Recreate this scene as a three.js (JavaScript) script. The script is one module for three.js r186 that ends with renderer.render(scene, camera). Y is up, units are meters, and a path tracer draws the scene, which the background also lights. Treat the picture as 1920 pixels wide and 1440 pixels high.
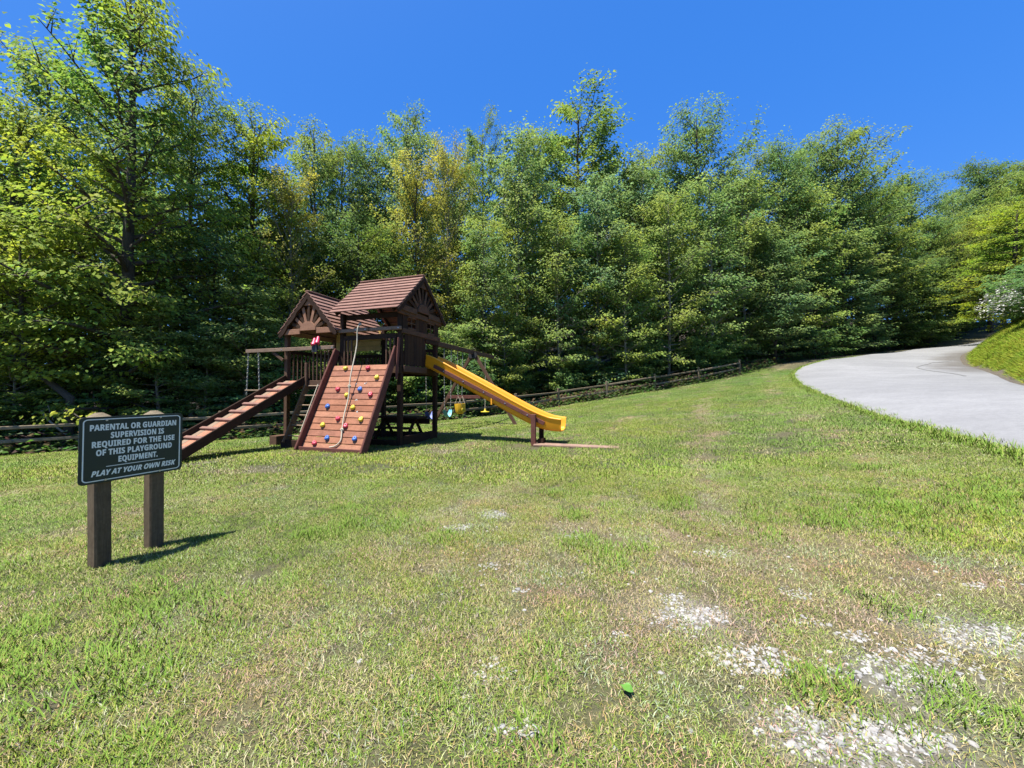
import * as THREE from 'three';
import { mergeGeometries } from 'three/addons/utils/BufferGeometryUtils.js';

// ------------------------------------------------------------------ camera, sky, sun, exposure
const scene = new THREE.Scene();
const camera = new THREE.PerspectiveCamera(2 * Math.atan(720 / 700) * 180 / Math.PI, 4 / 3, 0.05, 900);
camera.position.set(0, 1.18, 0);
camera.rotation.x = Math.atan(15 / 700);

const renderer = new THREE.WebGLRenderer({ antialias: true });
renderer.toneMapping = THREE.LinearToneMapping;
renderer.toneMappingExposure = 2.0;
renderer.shadowMap.enabled = true;

const SUN = new THREE.Vector3(-0.297, 0.934, 0.20).normalize();
const sun = new THREE.DirectionalLight(new THREE.Color(1.0, 0.955, 0.87), 5.0);
sun.position.copy(SUN).multiplyScalar(60);
sun.castShadow = true;
sun.shadow.radius = 1;
Object.assign(sun.shadow.camera, { left: -40, right: 40, top: 40, bottom: -40, near: 1, far: 160 });
sun.shadow.mapSize.set(4096, 4096);
scene.add(sun, sun.target);

{ // clear deep-blue sky: air only, paler at the horizon and a little brighter towards the sun
  const W = 512, H = 256, data = new Float32Array(W * H * 4);
  const zen = [0.021, 0.098, 0.355], mid = [0.032, 0.164, 0.530], hor = [0.165, 0.33, 0.58];
  for (let j = 0; j < H; j++) for (let i = 0; i < W; i++) {
    const el = ((j + 0.5) / H - 0.5) * Math.PI, az = ((i + 0.5) / W - 0.5) * 2 * Math.PI;
    const d = [Math.cos(az) * Math.cos(el), Math.sin(el), Math.sin(az) * Math.cos(el)];
    const e = Math.max(0, el), h = Math.exp(-e / 0.16), m = Math.exp(-e / 0.75);
    const c = Math.max(0, d[0] * SUN.x + d[1] * SUN.y + d[2] * SUN.z), glow = 0.4 * Math.pow(c, 24) + 0.20 * Math.pow(c, 6);
    for (let k = 0; k < 3; k++) {
      let v = zen[k] * (1 - m) + mid[k] * m; v = v * (1 - h) + hor[k] * h;
      data[(j * W + i) * 4 + k] = v + glow * [0.8, 0.85, 0.9][k];
    }
    data[(j * W + i) * 4 + 3] = 1;
  }
  const t = new THREE.DataTexture(data, W, H, THREE.RGBAFormat, THREE.FloatType);
  t.mapping = THREE.EquirectangularReflectionMapping; t.magFilter = THREE.LinearFilter; t.needsUpdate = true;
  scene.background = t; scene.environment = t;
}

// ------------------------------------------------------------------ helpers
const rng = (s) => () => { s = (s + 0x6d2b79f5) | 0; let t = Math.imul(s ^ (s >>> 15), 1 | s); t = (t + Math.imul(t ^ (t >>> 7), 61 | t)) ^ t; return ((t ^ (t >>> 14)) >>> 0) / 4294967296; };
const lerp = (a, b, t) => a + (b - a) * t, clamp = (x, a, b) => Math.min(b, Math.max(a, x));
const smooth = (a, b, x) => { const t = clamp((x - a) / (b - a), 0, 1); return t * t * (3 - 2 * t); };
const V = (x, y, z) => new THREE.Vector3(x, y, z);
const hash = (i, j, s) => { let h = Math.imul(i, 374761393) + Math.imul(j, 668265263) + Math.imul(s, 2147483647 - 977); h = Math.imul(h ^ (h >>> 13), 1274126177); return ((h ^ (h >>> 16)) >>> 0) / 4294967296; };
function vnoise(x, y, s = 0) {
  const i = Math.floor(x), j = Math.floor(y); let u = x - i, v = y - j; u = u * u * (3 - 2 * u); v = v * v * (3 - 2 * v);
  return lerp(lerp(hash(i, j, s), hash(i + 1, j, s), u), lerp(hash(i, j + 1, s), hash(i + 1, j + 1, s), u), v);
}
function fbm(x, y, s = 0, o = 4) { let a = 0, w = 0.5, t = 0; for (let k = 0; k < o; k++) { a += w * vnoise(x, y, s + k); t += w; w *= 0.5; x = x * 2.03 + 7.1; y = y * 2.03 - 3.7; } return a / t; }
const taken = new Map();
function numbered(name) { const n = taken.get(name) ?? 0; taken.set(name, n + 1); return n ? name + '_' + String(n).padStart(3, '0') : name; }
function tag(o, label, category, group, kind) { o.userData.label = label; o.userData.category = category; if (group) o.userData.group = group; if (kind) o.userData.kind = kind; return o; }
function top(name, o) { o.name = numbered(name); scene.add(o); return o; }
function structure(name, geo, mat, label) { const m = shade(new THREE.Mesh(geo, mat)); m.userData.kind = 'structure'; if (label) m.userData.label = label; return top(name, m); }
function shade(m) { m.castShadow = true; m.receiveShadow = true; return m; }
function part(name, geo, mat, parent) { const m = shade(new THREE.Mesh(geo, mat)); m.name = name; parent.add(m); return m; }
function group(name, parent) { const g = new THREE.Group(); g.name = name; parent.add(g); return g; }
function dataTex(n, f, srgb = false) {   // f(u, v) -> [r,g,b], tiling; linear values
  const d = new Uint8Array(n * n * 4);
  for (let j = 0; j < n; j++) for (let i = 0; i < n; i++) { const c = f(i / n, j / n), o = (j * n + i) * 4; for (let k = 0; k < 3; k++) d[o + k] = clamp(Math.round(c[k] * 255), 0, 255); d[o + 3] = 255; }
  const t = new THREE.DataTexture(d, n, n); t.wrapS = t.wrapT = THREE.RepeatWrapping; t.magFilter = THREE.LinearFilter; if (srgb) t.colorSpace = THREE.SRGBColorSpace; t.needsUpdate = true; return t;
}
const tnoise = (u, v, n, s) => { // tiling value noise
  const x = u * n, y = v * n, i = Math.floor(x), j = Math.floor(y); let a = x - i, b = y - j; a = a * a * (3 - 2 * a); b = b * b * (3 - 2 * b);
  const m = (k) => ((k % n) + n) % n;
  return lerp(lerp(hash(m(i), m(j), s), hash(m(i + 1), m(j), s), a), lerp(hash(m(i), m(j + 1), s), hash(m(i + 1), m(j + 1), s), a), b);
};
// box with chamfered edges; uv in metres with u along the longest side
const prng = rng(77);
function woodBox(w, h, d, c = 0.006) {
  const S = [w / 2, h / 2, d / 2]; c = Math.min(c, S[0] * 0.45, S[1] * 0.45, S[2] * 0.45);
  const pos = [], nor = [], uv = [], long = S.indexOf(Math.max(...S)), ou = prng() * 3, ov = prng() * 3;
  const P = (a, s) => s.map((q, k) => q * (k === a ? S[k] : S[k] - c));
  const tri = (A, B, C) => {
    const n = V(...B).sub(V(...A)).cross(V(...C).sub(V(...A))).normalize();
    if (n.x * (A[0] + B[0] + C[0]) + n.y * (A[1] + B[1] + C[1]) + n.z * (A[2] + B[2] + C[2]) < 0) { [B, C] = [C, B]; n.negate(); }
    const an = [Math.abs(n.x), Math.abs(n.y), Math.abs(n.z)], m = an.indexOf(Math.max(...an));
    const ax = [0, 1, 2].filter((k) => k !== m), ua = ax.includes(long) ? long : ax[0], va = ax.find((k) => k !== ua);
    for (const Q of [A, B, C]) { pos.push(...Q); nor.push(n.x, n.y, n.z); uv.push(Q[ua] + ou, Q[va] + ov + m * 0.37); }
  };
  const quad = (A, B, C, D) => { tri(A, B, C); tri(A, C, D); };
  for (let a = 0; a < 3; a++) for (const s of [-1, 1]) {
    const b = (a + 1) % 3, e = (a + 2) % 3, q = (x, y) => { const z = [0, 0, 0]; z[a] = s; z[b] = x; z[e] = y; return P(a, z); };
    quad(q(-1, -1), q(1, -1), q(1, 1), q(-1, 1));
  }
  for (let a = 0; a < 3; a++) { const b = (a + 1) % 3, e = (a + 2) % 3; for (const sa of [-1, 1]) for (const sb of [-1, 1]) {
    const q = (f, z) => { const t = [0, 0, 0]; t[a] = sa; t[b] = sb; t[e] = z; return P(f, t); };
    quad(q(a, -1), q(a, 1), q(b, 1), q(b, -1));
  } }
  for (const x of [-1, 1]) for (const y of [-1, 1]) for (const z of [-1, 1]) tri(P(0, [x, y, z]), P(1, [x, y, z]), P(2, [x, y, z]));
  const g = new THREE.BufferGeometry();
  g.setAttribute('position', new THREE.Float32BufferAttribute(pos, 3)); g.setAttribute('normal', new THREE.Float32BufferAttribute(nor, 3)); g.setAttribute('uv', new THREE.Float32BufferAttribute(uv, 2));
  return g;
}
function boxPart(name, x0, x1, y0, y1, z0, z1, mat, parent, c) { const m = part(name, woodBox(x1 - x0, y1 - y0, z1 - z0, c), mat, parent); m.position.set((x0 + x1) / 2, (y0 + y1) / 2, (z0 + z1) / 2); return m; }
// a board from p to q: w across (roughly along `side`), h in the remaining direction
function beam(name, p, q, w, h, mat, parent, side = V(0, 0, 1), c) {
  const x = q.clone().sub(p), L = x.length(); x.normalize();
  const y = side.clone().cross(x).normalize(), z = x.clone().cross(y).normalize();
  const m = part(name, woodBox(L, h, w, c), mat, parent);
  m.quaternion.setFromRotationMatrix(new THREE.Matrix4().makeBasis(x, y, z)); m.position.copy(p).add(q).multiplyScalar(0.5);
  return m;
}
// tapering tube along points
function tube(pts, radii, sides, out) {
  const n = pts.length, base = out.pos.length / 3; let nx = V(1, 0, 0.13).normalize();
  for (let i = 0; i < n; i++) {
    const t = pts[Math.min(i + 1, n - 1)].clone().sub(pts[Math.max(i - 1, 0)]).normalize();
    if (Math.abs(t.dot(nx)) > 0.95) nx = V(0.1, 0.2, 1).normalize();
    const a = nx.clone().addScaledVector(t, -nx.dot(t)).normalize(), b = t.clone().cross(a); nx = a;
    for (let k = 0; k <= sides; k++) {
      const f = k / sides * 2 * Math.PI, c = Math.cos(f), s = Math.sin(f), N = a.clone().multiplyScalar(c).addScaledVector(b, s), r = radii[i];
      out.pos.push(pts[i].x + N.x * r, pts[i].y + N.y * r, pts[i].z + N.z * r); out.nor.push(N.x, N.y, N.z); out.uv.push(k / sides * 2 * Math.PI * radii[0], i ? out.uv[out.uv.length - 1 - 2 * sides - 0] + 0 : 0);
    }
  }
  let len = 0; for (let i = 0; i < n; i++) { if (i) len += pts[i].distanceTo(pts[i - 1]); for (let k = 0; k <= sides; k++) out.uv[(base + i * (sides + 1) + k) * 2 + 1] = len; }
  for (let i = 0; i < n - 1; i++) for (let k = 0; k < sides; k++) { const a = base + i * (sides + 1) + k, b = a + sides + 1; out.idx.push(a, a + 1, b, b, a + 1, b + 1); }
}
const fresh = () => ({ pos: [], nor: [], uv: [], idx: [], col: [] });
function built(o) {
  const g = new THREE.BufferGeometry();
  g.setAttribute('position', new THREE.Float32BufferAttribute(o.pos, 3)); g.setAttribute('normal', new THREE.Float32BufferAttribute(o.nor, 3));
  if (o.uv.length) g.setAttribute('uv', new THREE.Float32BufferAttribute(o.uv, 2));
  if (o.col.length) g.setAttribute('color', new THREE.Float32BufferAttribute(o.col, 3));
  g.setIndex(o.idx); return g;
}
const tubeGeo = (pts, r, sides = 8) => { const o = fresh(); tube(pts, pts.map((_, i) => (Array.isArray(r) ? r[i] : r)), sides, o); return built(o); };
const curvePts = (pts, n) => new THREE.CatmullRomCurve3(pts).getPoints(n);

// ------------------------------------------------------------------ materials
const grain = dataTex(512, (u, v) => {
  const w = tnoise(u, v, 4, 3) * 0.05, s = tnoise(u * 1, (v + w) % 1, 64, 5), streak = 0.5 * tnoise(u, v + w, 8, 9) + 0.5 * tnoise(u * 0.5, v + w, 32, 7), f = hash(Math.floor((v + w) * 300), Math.floor(u * 9), 4);
  let k = 0.46 + 0.36 * streak + 0.16 * s + 0.22 * f;
  const kn = Math.hypot((u - 0.31) * 1.6, v - 0.42) < 0.022 || Math.hypot((u - 0.77) * 1.6, v - 0.83) < 0.017 ? 0.62 : 1; k *= kn;
  return [k, k * (0.97 + 0.03 * s), k * (0.95 + 0.05 * s)];
});
const grainBump = dataTex(256, (u, v) => { const a = hash(Math.floor(v * 128), Math.floor(u * 3), 11) * 0.5 + tnoise(u, v, 32, 12) * 0.5; return [a, a, a]; });
const wood = (r, g, b, rough = 0.8) => new THREE.MeshPhysicalMaterial({ specularIntensity: 0.35, color: new THREE.Color().setRGB(r, g, b), map: grain, bumpMap: grainBump, bumpScale: 0.0015, roughness: rough });
const M = {
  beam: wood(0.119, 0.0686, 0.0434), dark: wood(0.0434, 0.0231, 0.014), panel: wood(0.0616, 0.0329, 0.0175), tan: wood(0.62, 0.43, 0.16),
  planks: [wood(0.37, 0.162, 0.094), wood(0.30, 0.125, 0.07), wood(0.42, 0.197, 0.118), wood(0.335, 0.148, 0.094)], rail: wood(0.154, 0.0616, 0.0476),
  roof: [wood(0.275, 0.155, 0.118), wood(0.24, 0.13, 0.10), wood(0.305, 0.175, 0.135)], cleat: wood(0.27, 0.15, 0.115), pale: wood(0.294, 0.21, 0.14),
  grey: wood(0.235, 0.19, 0.125, 0.9), greyDark: wood(0.175, 0.14, 0.09, 0.9), signPost: wood(0.135, 0.10, 0.064, 0.9), pad: wood(0.329, 0.217, 0.161, 0.9),
};
const plain = (r, g, b, rough = 0.5, metal = 0) => new THREE.MeshStandardMaterial({ color: new THREE.Color().setRGB(r, g, b), roughness: rough, metalness: metal });
const plastic = (r, g, b) => new THREE.MeshPhysicalMaterial({ color: new THREE.Color().setRGB(r, g, b), roughness: 0.42, clearcoat: 0.15, clearcoatRoughness: 0.4 });
M.slide = new THREE.MeshPhysicalMaterial({ color: new THREE.Color().setRGB(0.80, 0.33, 0.012), roughness: 0.4, clearcoat: 0.1, clearcoatRoughness: 0.3 });
M.yellow = plastic(0.55, 0.42, 0.02); M.red = plastic(0.46, 0.03, 0.06); M.blue = plastic(0.035, 0.12, 0.40); M.pink = plastic(0.60, 0.04, 0.11); M.teal = plastic(0.09, 0.34, 0.40); M.violet = plastic(0.16, 0.20, 0.50);
M.amber = plastic(0.62, 0.36, 0.015); M.steel = plain(0.55, 0.55, 0.55, 0.4, 0.8); M.chain = plain(0.34, 0.33, 0.29, 0.5, 0.4); M.rope = plain(0.46, 0.41, 0.31, 0.95); M.black = plain(0.02, 0.02, 0.02, 0.6);

// ------------------------------------------------------------------ terrain: thin plate through surveyed points (x, distance ahead, height)
const SURVEY = [[0, 0, 0], [-3, 0, -0.06], [3, 0, 0.09], [0, -5, 0], [7, -3, 0.4], [-8, -4, -0.2], [-2.7, 2.7, -0.05], [0, 4, 0], [3, 4.2, 0.13], [-2.43, 8, 0], [0.5, 8.1, 0.04], [2.2, 7.6, 0.04], [-5.5, 9, -0.08], [-6.5, 6.3, -0.05],
  [-2, 10.3, 0.03], [-8.5, 9.5, -0.25], [-10, 5, -0.3], [0.2, 13.1, 0], [-3, 14, -0.07], [-14.3, 10.4, -0.6], [-20, 7, -0.9], [-8.7, 13.3, -0.42], [-3.1, 17, -0.1], [2.0, 21, 0.3], [6.9, 22.5, 1.02], [8.8, 23, 1.28], [12, 24, 1.76], [15.5, 25.5, 2.38],
  [6, 4.4, 0.49], [8.25, 8.5, 0.69], [5, 10, 0.33], [5, 16, 0.55], [9.5, 17, 1.05], [11.6, 14, 1.28], [17, 22, 2.28], [22.3, 26, 3.4], [29, 30, 4.2], [35.8, 33, 4.95], [47, 38, 6.1], [15.4, 11.2, 1.31], [20.6, 16, 1.9], [26.7, 22, 2.75], [33.6, 28, 4.1], [40, 32, 5.1], [10, 2, 0.75],
  [-18, 20, -1.0], [-9, 24, -0.6], [0, 31, 0.8], [10, 34, 2.6], [20, 38, 4.2], [30, 44, 6], [0, 60, 13], [18, 56, 13], [-30, 32, -0.5], [-30, 60, 11], [-34, 10, -2], [42, 63, 15], [62, 46, 9], [30, 95, 16], [-40, 95, 14], [30, 8, 3.5], [40, 20, 5.5]];
const tps = (() => {
  const n = SURVEY.length, N = n + 3, A = Array.from({ length: N }, () => new Float64Array(N + 1)), K = (r2) => (r2 > 1e-9 ? r2 * Math.log(r2) : 0);
  for (let i = 0; i < n; i++) { for (let j = 0; j < n; j++) A[i][j] = K((SURVEY[i][0] - SURVEY[j][0]) ** 2 + (SURVEY[i][1] - SURVEY[j][1]) ** 2); A[i][i] += 6; A[i][n] = A[n][i] = 1; A[i][n + 1] = A[n + 1][i] = SURVEY[i][0]; A[i][n + 2] = A[n + 2][i] = SURVEY[i][1]; A[i][N] = SURVEY[i][2]; }
  for (let c = 0; c < N; c++) { let p = c; for (let r = c + 1; r < N; r++) if (Math.abs(A[r][c]) > Math.abs(A[p][c])) p = r; [A[c], A[p]] = [A[p], A[c]]; for (let r = 0; r < N; r++) if (r !== c) { const f = A[r][c] / A[c][c]; if (f) for (let k = c; k <= N; k++) A[r][k] -= f * A[c][k]; } }
  const w = A.map((r, i) => r[N] / r[i]);
  return (x, d) => { let s = w[n] + w[n + 1] * x + w[n + 2] * d; for (let i = 0; i < n; i++) s += w[i] * K((x - SURVEY[i][0]) ** 2 + (d - SURVEY[i][1]) ** 2); return s; };
})();
const OUTER = curvePts([[1.2, -6], [3.6, 0], [6, 4.4], [8.25, 8.5], [11.4, 14], [14.6, 19], [16.7, 22], [19.0, 24.3], [22.3, 26.3], [29, 30], [35.8, 33], [47, 38], [62, 44]].map(([x, d]) => V(x, 0, d)), 120);
const INNER = curvePts([[6.6, -6], [8.2, 0], [11, 5.5], [15.4, 11.2], [20.6, 16], [26.4, 21.8], [30.6, 25.4], [34.5, 28], [40.5, 31.6], [51, 36.5], [65, 42]].map(([x, d]) => V(x, 0, d)), 120);
function sideOf(line, x, d) { // signed distance, positive to the right of the line
  let best = 1e9, sg = 1;
  for (let i = 0; i < line.length - 1; i++) {
    const a = line[i], b = line[i + 1], ex = b.x - a.x, ez = b.z - a.z, t = clamp(((x - a.x) * ex + (d - a.z) * ez) / (ex * ex + ez * ez), 0, 1), px = x - a.x - ex * t, pz = d - a.z - ez * t, q = px * px + pz * pz;
    if (q < best) { best = q; sg = ex * pz - ez * px < 0 ? 1 : -1; }
  }
  return sg * Math.sqrt(best);
}
const FENCE = [[-26, 4.2], [-20, 7.3], [-14.3, 10.4], [-8.7, 13.3], [-3.1, 17], [2.63, 21.2], [5.6, 22.1], [8.8, 23], [12, 24], [15.5, 25.4]];
const fenceLine = FENCE.map(([x, d]) => V(x, 0, d));
const beyond = [...fenceLine, V(19, 0, 27.6), V(24, 0, 30), V(30, 0, 33), V(37, 0, 36.5), V(48, 0, 42)];
function height(x, d) {
  let y = tps(x, d);
  const e = x > 4 ? sideOf(INNER, x, d) : -1;
  if (e > 0) y += 3.0 * (1 - Math.exp(-Math.max(0, e - 0.5) / 2.2)) + 0.05 * Math.max(0, e - 3);
  const near = 1 - smooth(25, 60, Math.hypot(x, d));
  return y + (fbm(x * 0.7, d * 0.7, 21, 3) - 0.5) * 0.05 * near;
}
const GRID = { x0: -40, d0: -8, s: 0.25, nx: 420, nd: 240 };   // cached heights for planting
const cache = new Map();
function ground(x, d) {
  const u = (x - GRID.x0) / GRID.s, v = (d - GRID.d0) / GRID.s, i = Math.floor(u), j = Math.floor(v);
  const at = (a, b) => { const k = a * 4096 + b; let h = cache.get(k); if (h === undefined) { h = height(GRID.x0 + a * GRID.s, GRID.d0 + b * GRID.s); cache.set(k, h); } return h; };
  return lerp(lerp(at(i, j), at(i + 1, j), u - i), lerp(at(i, j + 1), at(i + 1, j + 1), u - i), v - j);
}
const GRAVEL = [[0.88, 1.95, 0.17, 0.11], [1.03, 1.97, 0.08, 0.07], [-0.09, 1.63, 0.08, 0.07], [0.02, 1.35, 0.09, 0.04], [1.03, 1.66, 0.19, 0.08], [1.58, 2.12, 0.08, 0.06], [1.59, 1.77, 0.08, 0.04], [1.62, 1.56, 0.29, 0.11], [2.14, 1.71, 0.22, 0.1], [1.1, 1.29, 0.22, 0.11], [1.35, 1.27, 0.14, 0.05],
  [-0.18, 3.67, 0.13, 0.12], [-0.15, 2.61, 0.07, 0.06], [1.44, 2.65, 0.15, 0.06], [1.49, 1.88, 0.08, 0.04], [1.11, 1.58, 0.09, 0.04], [2.6, 2.12, 0.06, 0.05], [0.53, 1.84, 0.07, 0.04], [0.91, 2.14, 0.09, 0.05], [0.05, 2.27, 0.05, 0.03], [-0.47, 3.33, 0.16, 0.08], [0.5, 3.09, 0.1, 0.06]];
function gravelAt(x, d) { let m = 0; for (const [gx, gd, rx, rd] of GRAVEL) { const q = Math.hypot((x - gx) / rx, (d - gd) / rd) + (fbm(x * 9, d * 9, 31, 2) - 0.5) * 0.9; m = Math.max(m, (1 - smooth(0.3, 1.35, q)) * (0.55 + 0.9 * fbm(x * 23, d * 23, 33, 2))); } return m; }
const dryness = (x, d) => { // worn, straw-coloured lawn: a broad worn patch in front, mower tracks, blotches
  const worn = 1 - smooth(0.5, 1.25, Math.hypot((x - 0.9) / 3.2, (d - 2.1) / 1.9));
  const e = d > 3 && x > -9 ? -sideOf(OUTER, x, d) : 99, w = (fbm(x * 0.2, d * 0.2, 43, 2) - 0.5) * 1.2;
  const track = e < 13 ? Math.exp(-(((((e + w) % 2.3) + 2.3) % 2.3 - 1.15) ** 2) / 0.03) * smooth(0.34, 0.5, fbm(x * 0.5, d * 0.35, 45, 3)) * 1.25 : 0;
  return clamp(0.50 * worn + track + 1.7 * (fbm(x * 0.55, d * 0.9, 41, 4) - 0.5) + 0.8 * (fbm(x * 2.7, d * 2.7, 47, 3) - 0.5) - 0.06, 0, 1);
};
const LUSHZONE = [[-2.06, 1.6, 0.8, 0.5], [-1.98, 2.2, 0.6, 0.22], [-0.185, 1.44, 0.13, 0.1], [0.93, 1.76, 0.06, 0.05], [0.18, 1.62, 0.1, 0.07], [0.76, 2.8, 0.3, 0.12], [3.3, 3.3, 1.5, 0.5], [-1.6, 3.3, 0.9, 0.2], [2.7, 1.5, 0.5, 0.2], [1.95, 1.9, 0.2, 0.1]];
const lushAt = (x, d) => { let m = 0; for (const [gx, gd, rx, rd] of LUSHZONE) m = Math.max(m, 1 - smooth(0.5, 1.3, Math.hypot((x - gx) / rx, (d - gd) / rd) + (fbm(x * 4, d * 4, 35, 2) - 0.5) * 0.9)); return m; };
const straw = new Float32Array(1024 * 1024); { const q = rng(4242); for (let k = 0; k < 26000; k++) { let x = q() * 1024, y = q() * 1024; const a = q() * 6.283, L = 8 + q() * 22, v = (q() - 0.45) * 0.9; for (let t = 0; t < L; t++) { x += Math.cos(a); y += Math.sin(a); straw[(Math.floor(y) & 1023) * 1024 + (Math.floor(x) & 1023)] = v; } } }
const soilFine = dataTex(1024, (u, v) => {
  const a = tnoise(u, v, 16, 1) * 0.3 + tnoise(u, v, 64, 2) * 0.35 + tnoise(u, v, 256, 3) * 0.35, f = hash(Math.floor(u * 512), Math.floor(v * 512), 8);
  const k = 0.30 + 0.65 * a + 0.22 * (f - 0.5) + 0.42 * straw[Math.floor(v * 1024) * 1024 + Math.floor(u * 1024)]; return [k, k * lerp(0.94, 1.02, tnoise(u, v, 32, 6)), k * lerp(0.8, 1, tnoise(u, v, 48, 7))];
});
{
  const axis = (a, b, s, lo, hi) => { const r = []; for (let q = a; q <= b + 1e-6; q += s) r.push(q); let st = s, q = a; while (q > lo) { st *= 1.22; q -= st; r.unshift(q); } st = s; q = b; while (q < hi) { st *= 1.22; q += st; r.push(q); } return r; };
  const X = axis(-22, 30, 0.25, -300, 400), D = axis(0.25, 32, 0.25, -60, 500), o = fresh();
  for (const d of D) for (const x of X) {
    const y = height(x, d), hx = height(x + 0.2, d), hd = height(x, d + 0.2), n = V(-(hx - y) / 0.2, 1, (hd - y) / 0.2).normalize();
    o.pos.push(x, y, -d); o.nor.push(n.x, n.y, n.z); o.uv.push(x / 1.7, d / 1.7);
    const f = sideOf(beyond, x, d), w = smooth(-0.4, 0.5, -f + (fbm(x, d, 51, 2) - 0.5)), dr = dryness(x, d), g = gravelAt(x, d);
    let c = [lerp(0.10, 0.20, dr), lerp(0.105, 0.16, dr), lerp(0.04, 0.088, dr)];
    const e = x > 2 ? sideOf(OUTER, x, d) : -1, verge = x > 2 ? sideOf(INNER, x, d) : -1;
    if (e > 0 && verge < 0.7 + (fbm(x * 1.7, d * 1.7, 55, 3) - 0.5) * 1.2) c = [0.15, 0.125, 0.098];
    if (g > 0) c = c.map((q, k) => lerp(q, [0.27, 0.25, 0.22][k], Math.min(1, g * 1.3)));
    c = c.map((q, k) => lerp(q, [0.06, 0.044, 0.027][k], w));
    o.col.push(...c);
  }
  const nx = X.length; for (let j = 0; j < D.length - 1; j++) for (let i = 0; i < nx - 1; i++) { const a = j * nx + i; o.idx.push(a, a + 1, a + nx, a + 1, a + nx + 1, a + nx); }
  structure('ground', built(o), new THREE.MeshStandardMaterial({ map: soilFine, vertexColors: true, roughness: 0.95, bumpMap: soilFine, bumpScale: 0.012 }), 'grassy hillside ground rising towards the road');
}
console.log('ground');
// ------------------------------------------------------------------ road
{
  const n = 240, across = 12, o = fresh(), oc = new THREE.CatmullRomCurve3(OUTER), ic = new THREE.CatmullRomCurve3(INNER);
  const lo = oc.getSpacedPoints(n), li = ic.getSpacedPoints(n); let run = 0;
  for (let i = 0; i <= n; i++) {
    if (i) run += lo[i].distanceTo(lo[i - 1]);
    const wid = lo[i].distanceTo(li[i]);
    for (let k = 0; k <= across + 2; k++) {
      const t = clamp((k - 1) / across, 0, 1), wob = (fbm(run * 1.3, t < 0.5 ? 3 : 9, 61, 3) - 0.5) * 0.14 * (t === 0 || t === 1 ? 1 : 0), x = lerp(lo[i].x, li[i].x, t) + wob, d = lerp(lo[i].z, li[i].z, t) + wob;
      const skirt = k === 0 || k === across + 2, crown = 0.05 * (1 - (2 * t - 1) ** 2), y = height(lo[i].x, lo[i].z) * (1 - t) + height(li[i].x, li[i].z) * t;
      const base = lerp(y, height(x, d), 0.85) + 0.05 + crown;
      o.pos.push(x, skirt ? base - 0.15 : base, -d); o.nor.push(0, 1, 0); o.uv.push(t * wid / 3.1, run / 3.1);
      const mud = smooth(0.74, 0.94, t + (fbm(x * 1.5, d * 1.5, 63, 3) - 0.5) * 0.35) * smooth(15, 19, d) * (1 - smooth(26, 30, d));
      const patch = 0.78 + 0.36 * fbm(x * 0.5, d * 0.5, 65, 4);
      o.col.push(lerp(0.252 * patch, 0.11, mud * 0.85), lerp(0.250 * patch, 0.098, mud * 0.85), lerp(0.247 * patch, 0.084, mud * 0.85));
    }
  }
  const w = across + 3; for (let i = 0; i < n; i++) for (let k = 0; k < w - 1; k++) { const a = i * w + k; o.idx.push(a, a + 1, a + w, a + 1, a + w + 1, a + w); }
  const g = built(o); g.computeVertexNormals();
  const speck = dataTex(1024, (u, v) => { const f = hash(Math.floor(u * 700), Math.floor(v * 700), 15), a = tnoise(u, v, 200, 16), b = tnoise(u, v, 6, 17), c = tnoise(u, v, 40, 18); const k = 0.70 + 0.22 * (f - 0.5) + 0.14 * a + 0.10 * b + 0.12 * c; return [k, k, k * 1.01]; });
  const road = structure('road', g, new THREE.MeshStandardMaterial({ map: speck, vertexColors: true, roughness: 0.92, bumpMap: speck, bumpScale: 0.006 }), 'pale grey winding road climbing the hill');
  // dark tyre scuffs and sealed seams lying on the pavement
  const pick = (L, i) => { const j = clamp(Math.floor(i), 0, n - 1); return L[j].clone().lerp(L[j + 1], i - j); };
  const at = (t, i) => { const a = pick(lo, i), b = pick(li, i); const x = lerp(a.x, b.x, t), d = lerp(a.z, b.z, t), y = lerp(lerp(height(a.x, a.z), height(b.x, b.z), t), height(x, d), 0.85) + 0.055 + 0.05 * (1 - (2 * t - 1) ** 2); return V(x, y + 0.006, -d); };
  const scuff = new THREE.MeshStandardMaterial({ color: new THREE.Color().setRGB(0.17, 0.166, 0.16), roughness: 0.9 });
  const lines = [[0.86, 78, 0.72, 96, 0.05], [0.72, 96, 0.80, 108, 0.045], [0.80, 108, 0.95, 114, 0.05]];
  for (const [t0, i0, t1, i1, hw] of lines) {
    const q = fresh(), m = 24;
    for (let k = 0; k <= m; k++) { const s = k / m, tt = lerp(t0, t1, s * s * (3 - 2 * s)) , ii = lerp(i0, i1, s), p = at(tt, ii), p2 = at(tt + 0.02, ii), e = p2.clone().sub(p).setY(0).normalize().multiplyScalar(hw * (0.7 + 0.4 * hash(k, i0, 5))); q.pos.push(p.x - e.x, p.y, p.z - e.z, p.x + e.x, p.y, p.z + e.z); q.nor.push(0, 1, 0, 0, 1, 0); if (k) q.idx.push(2 * k - 2, 2 * k - 1, 2 * k, 2 * k - 1, 2 * k + 1, 2 * k); }
    part('tyre_scuff', built(q), scuff, road);
  }
}
console.log('road');
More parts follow.
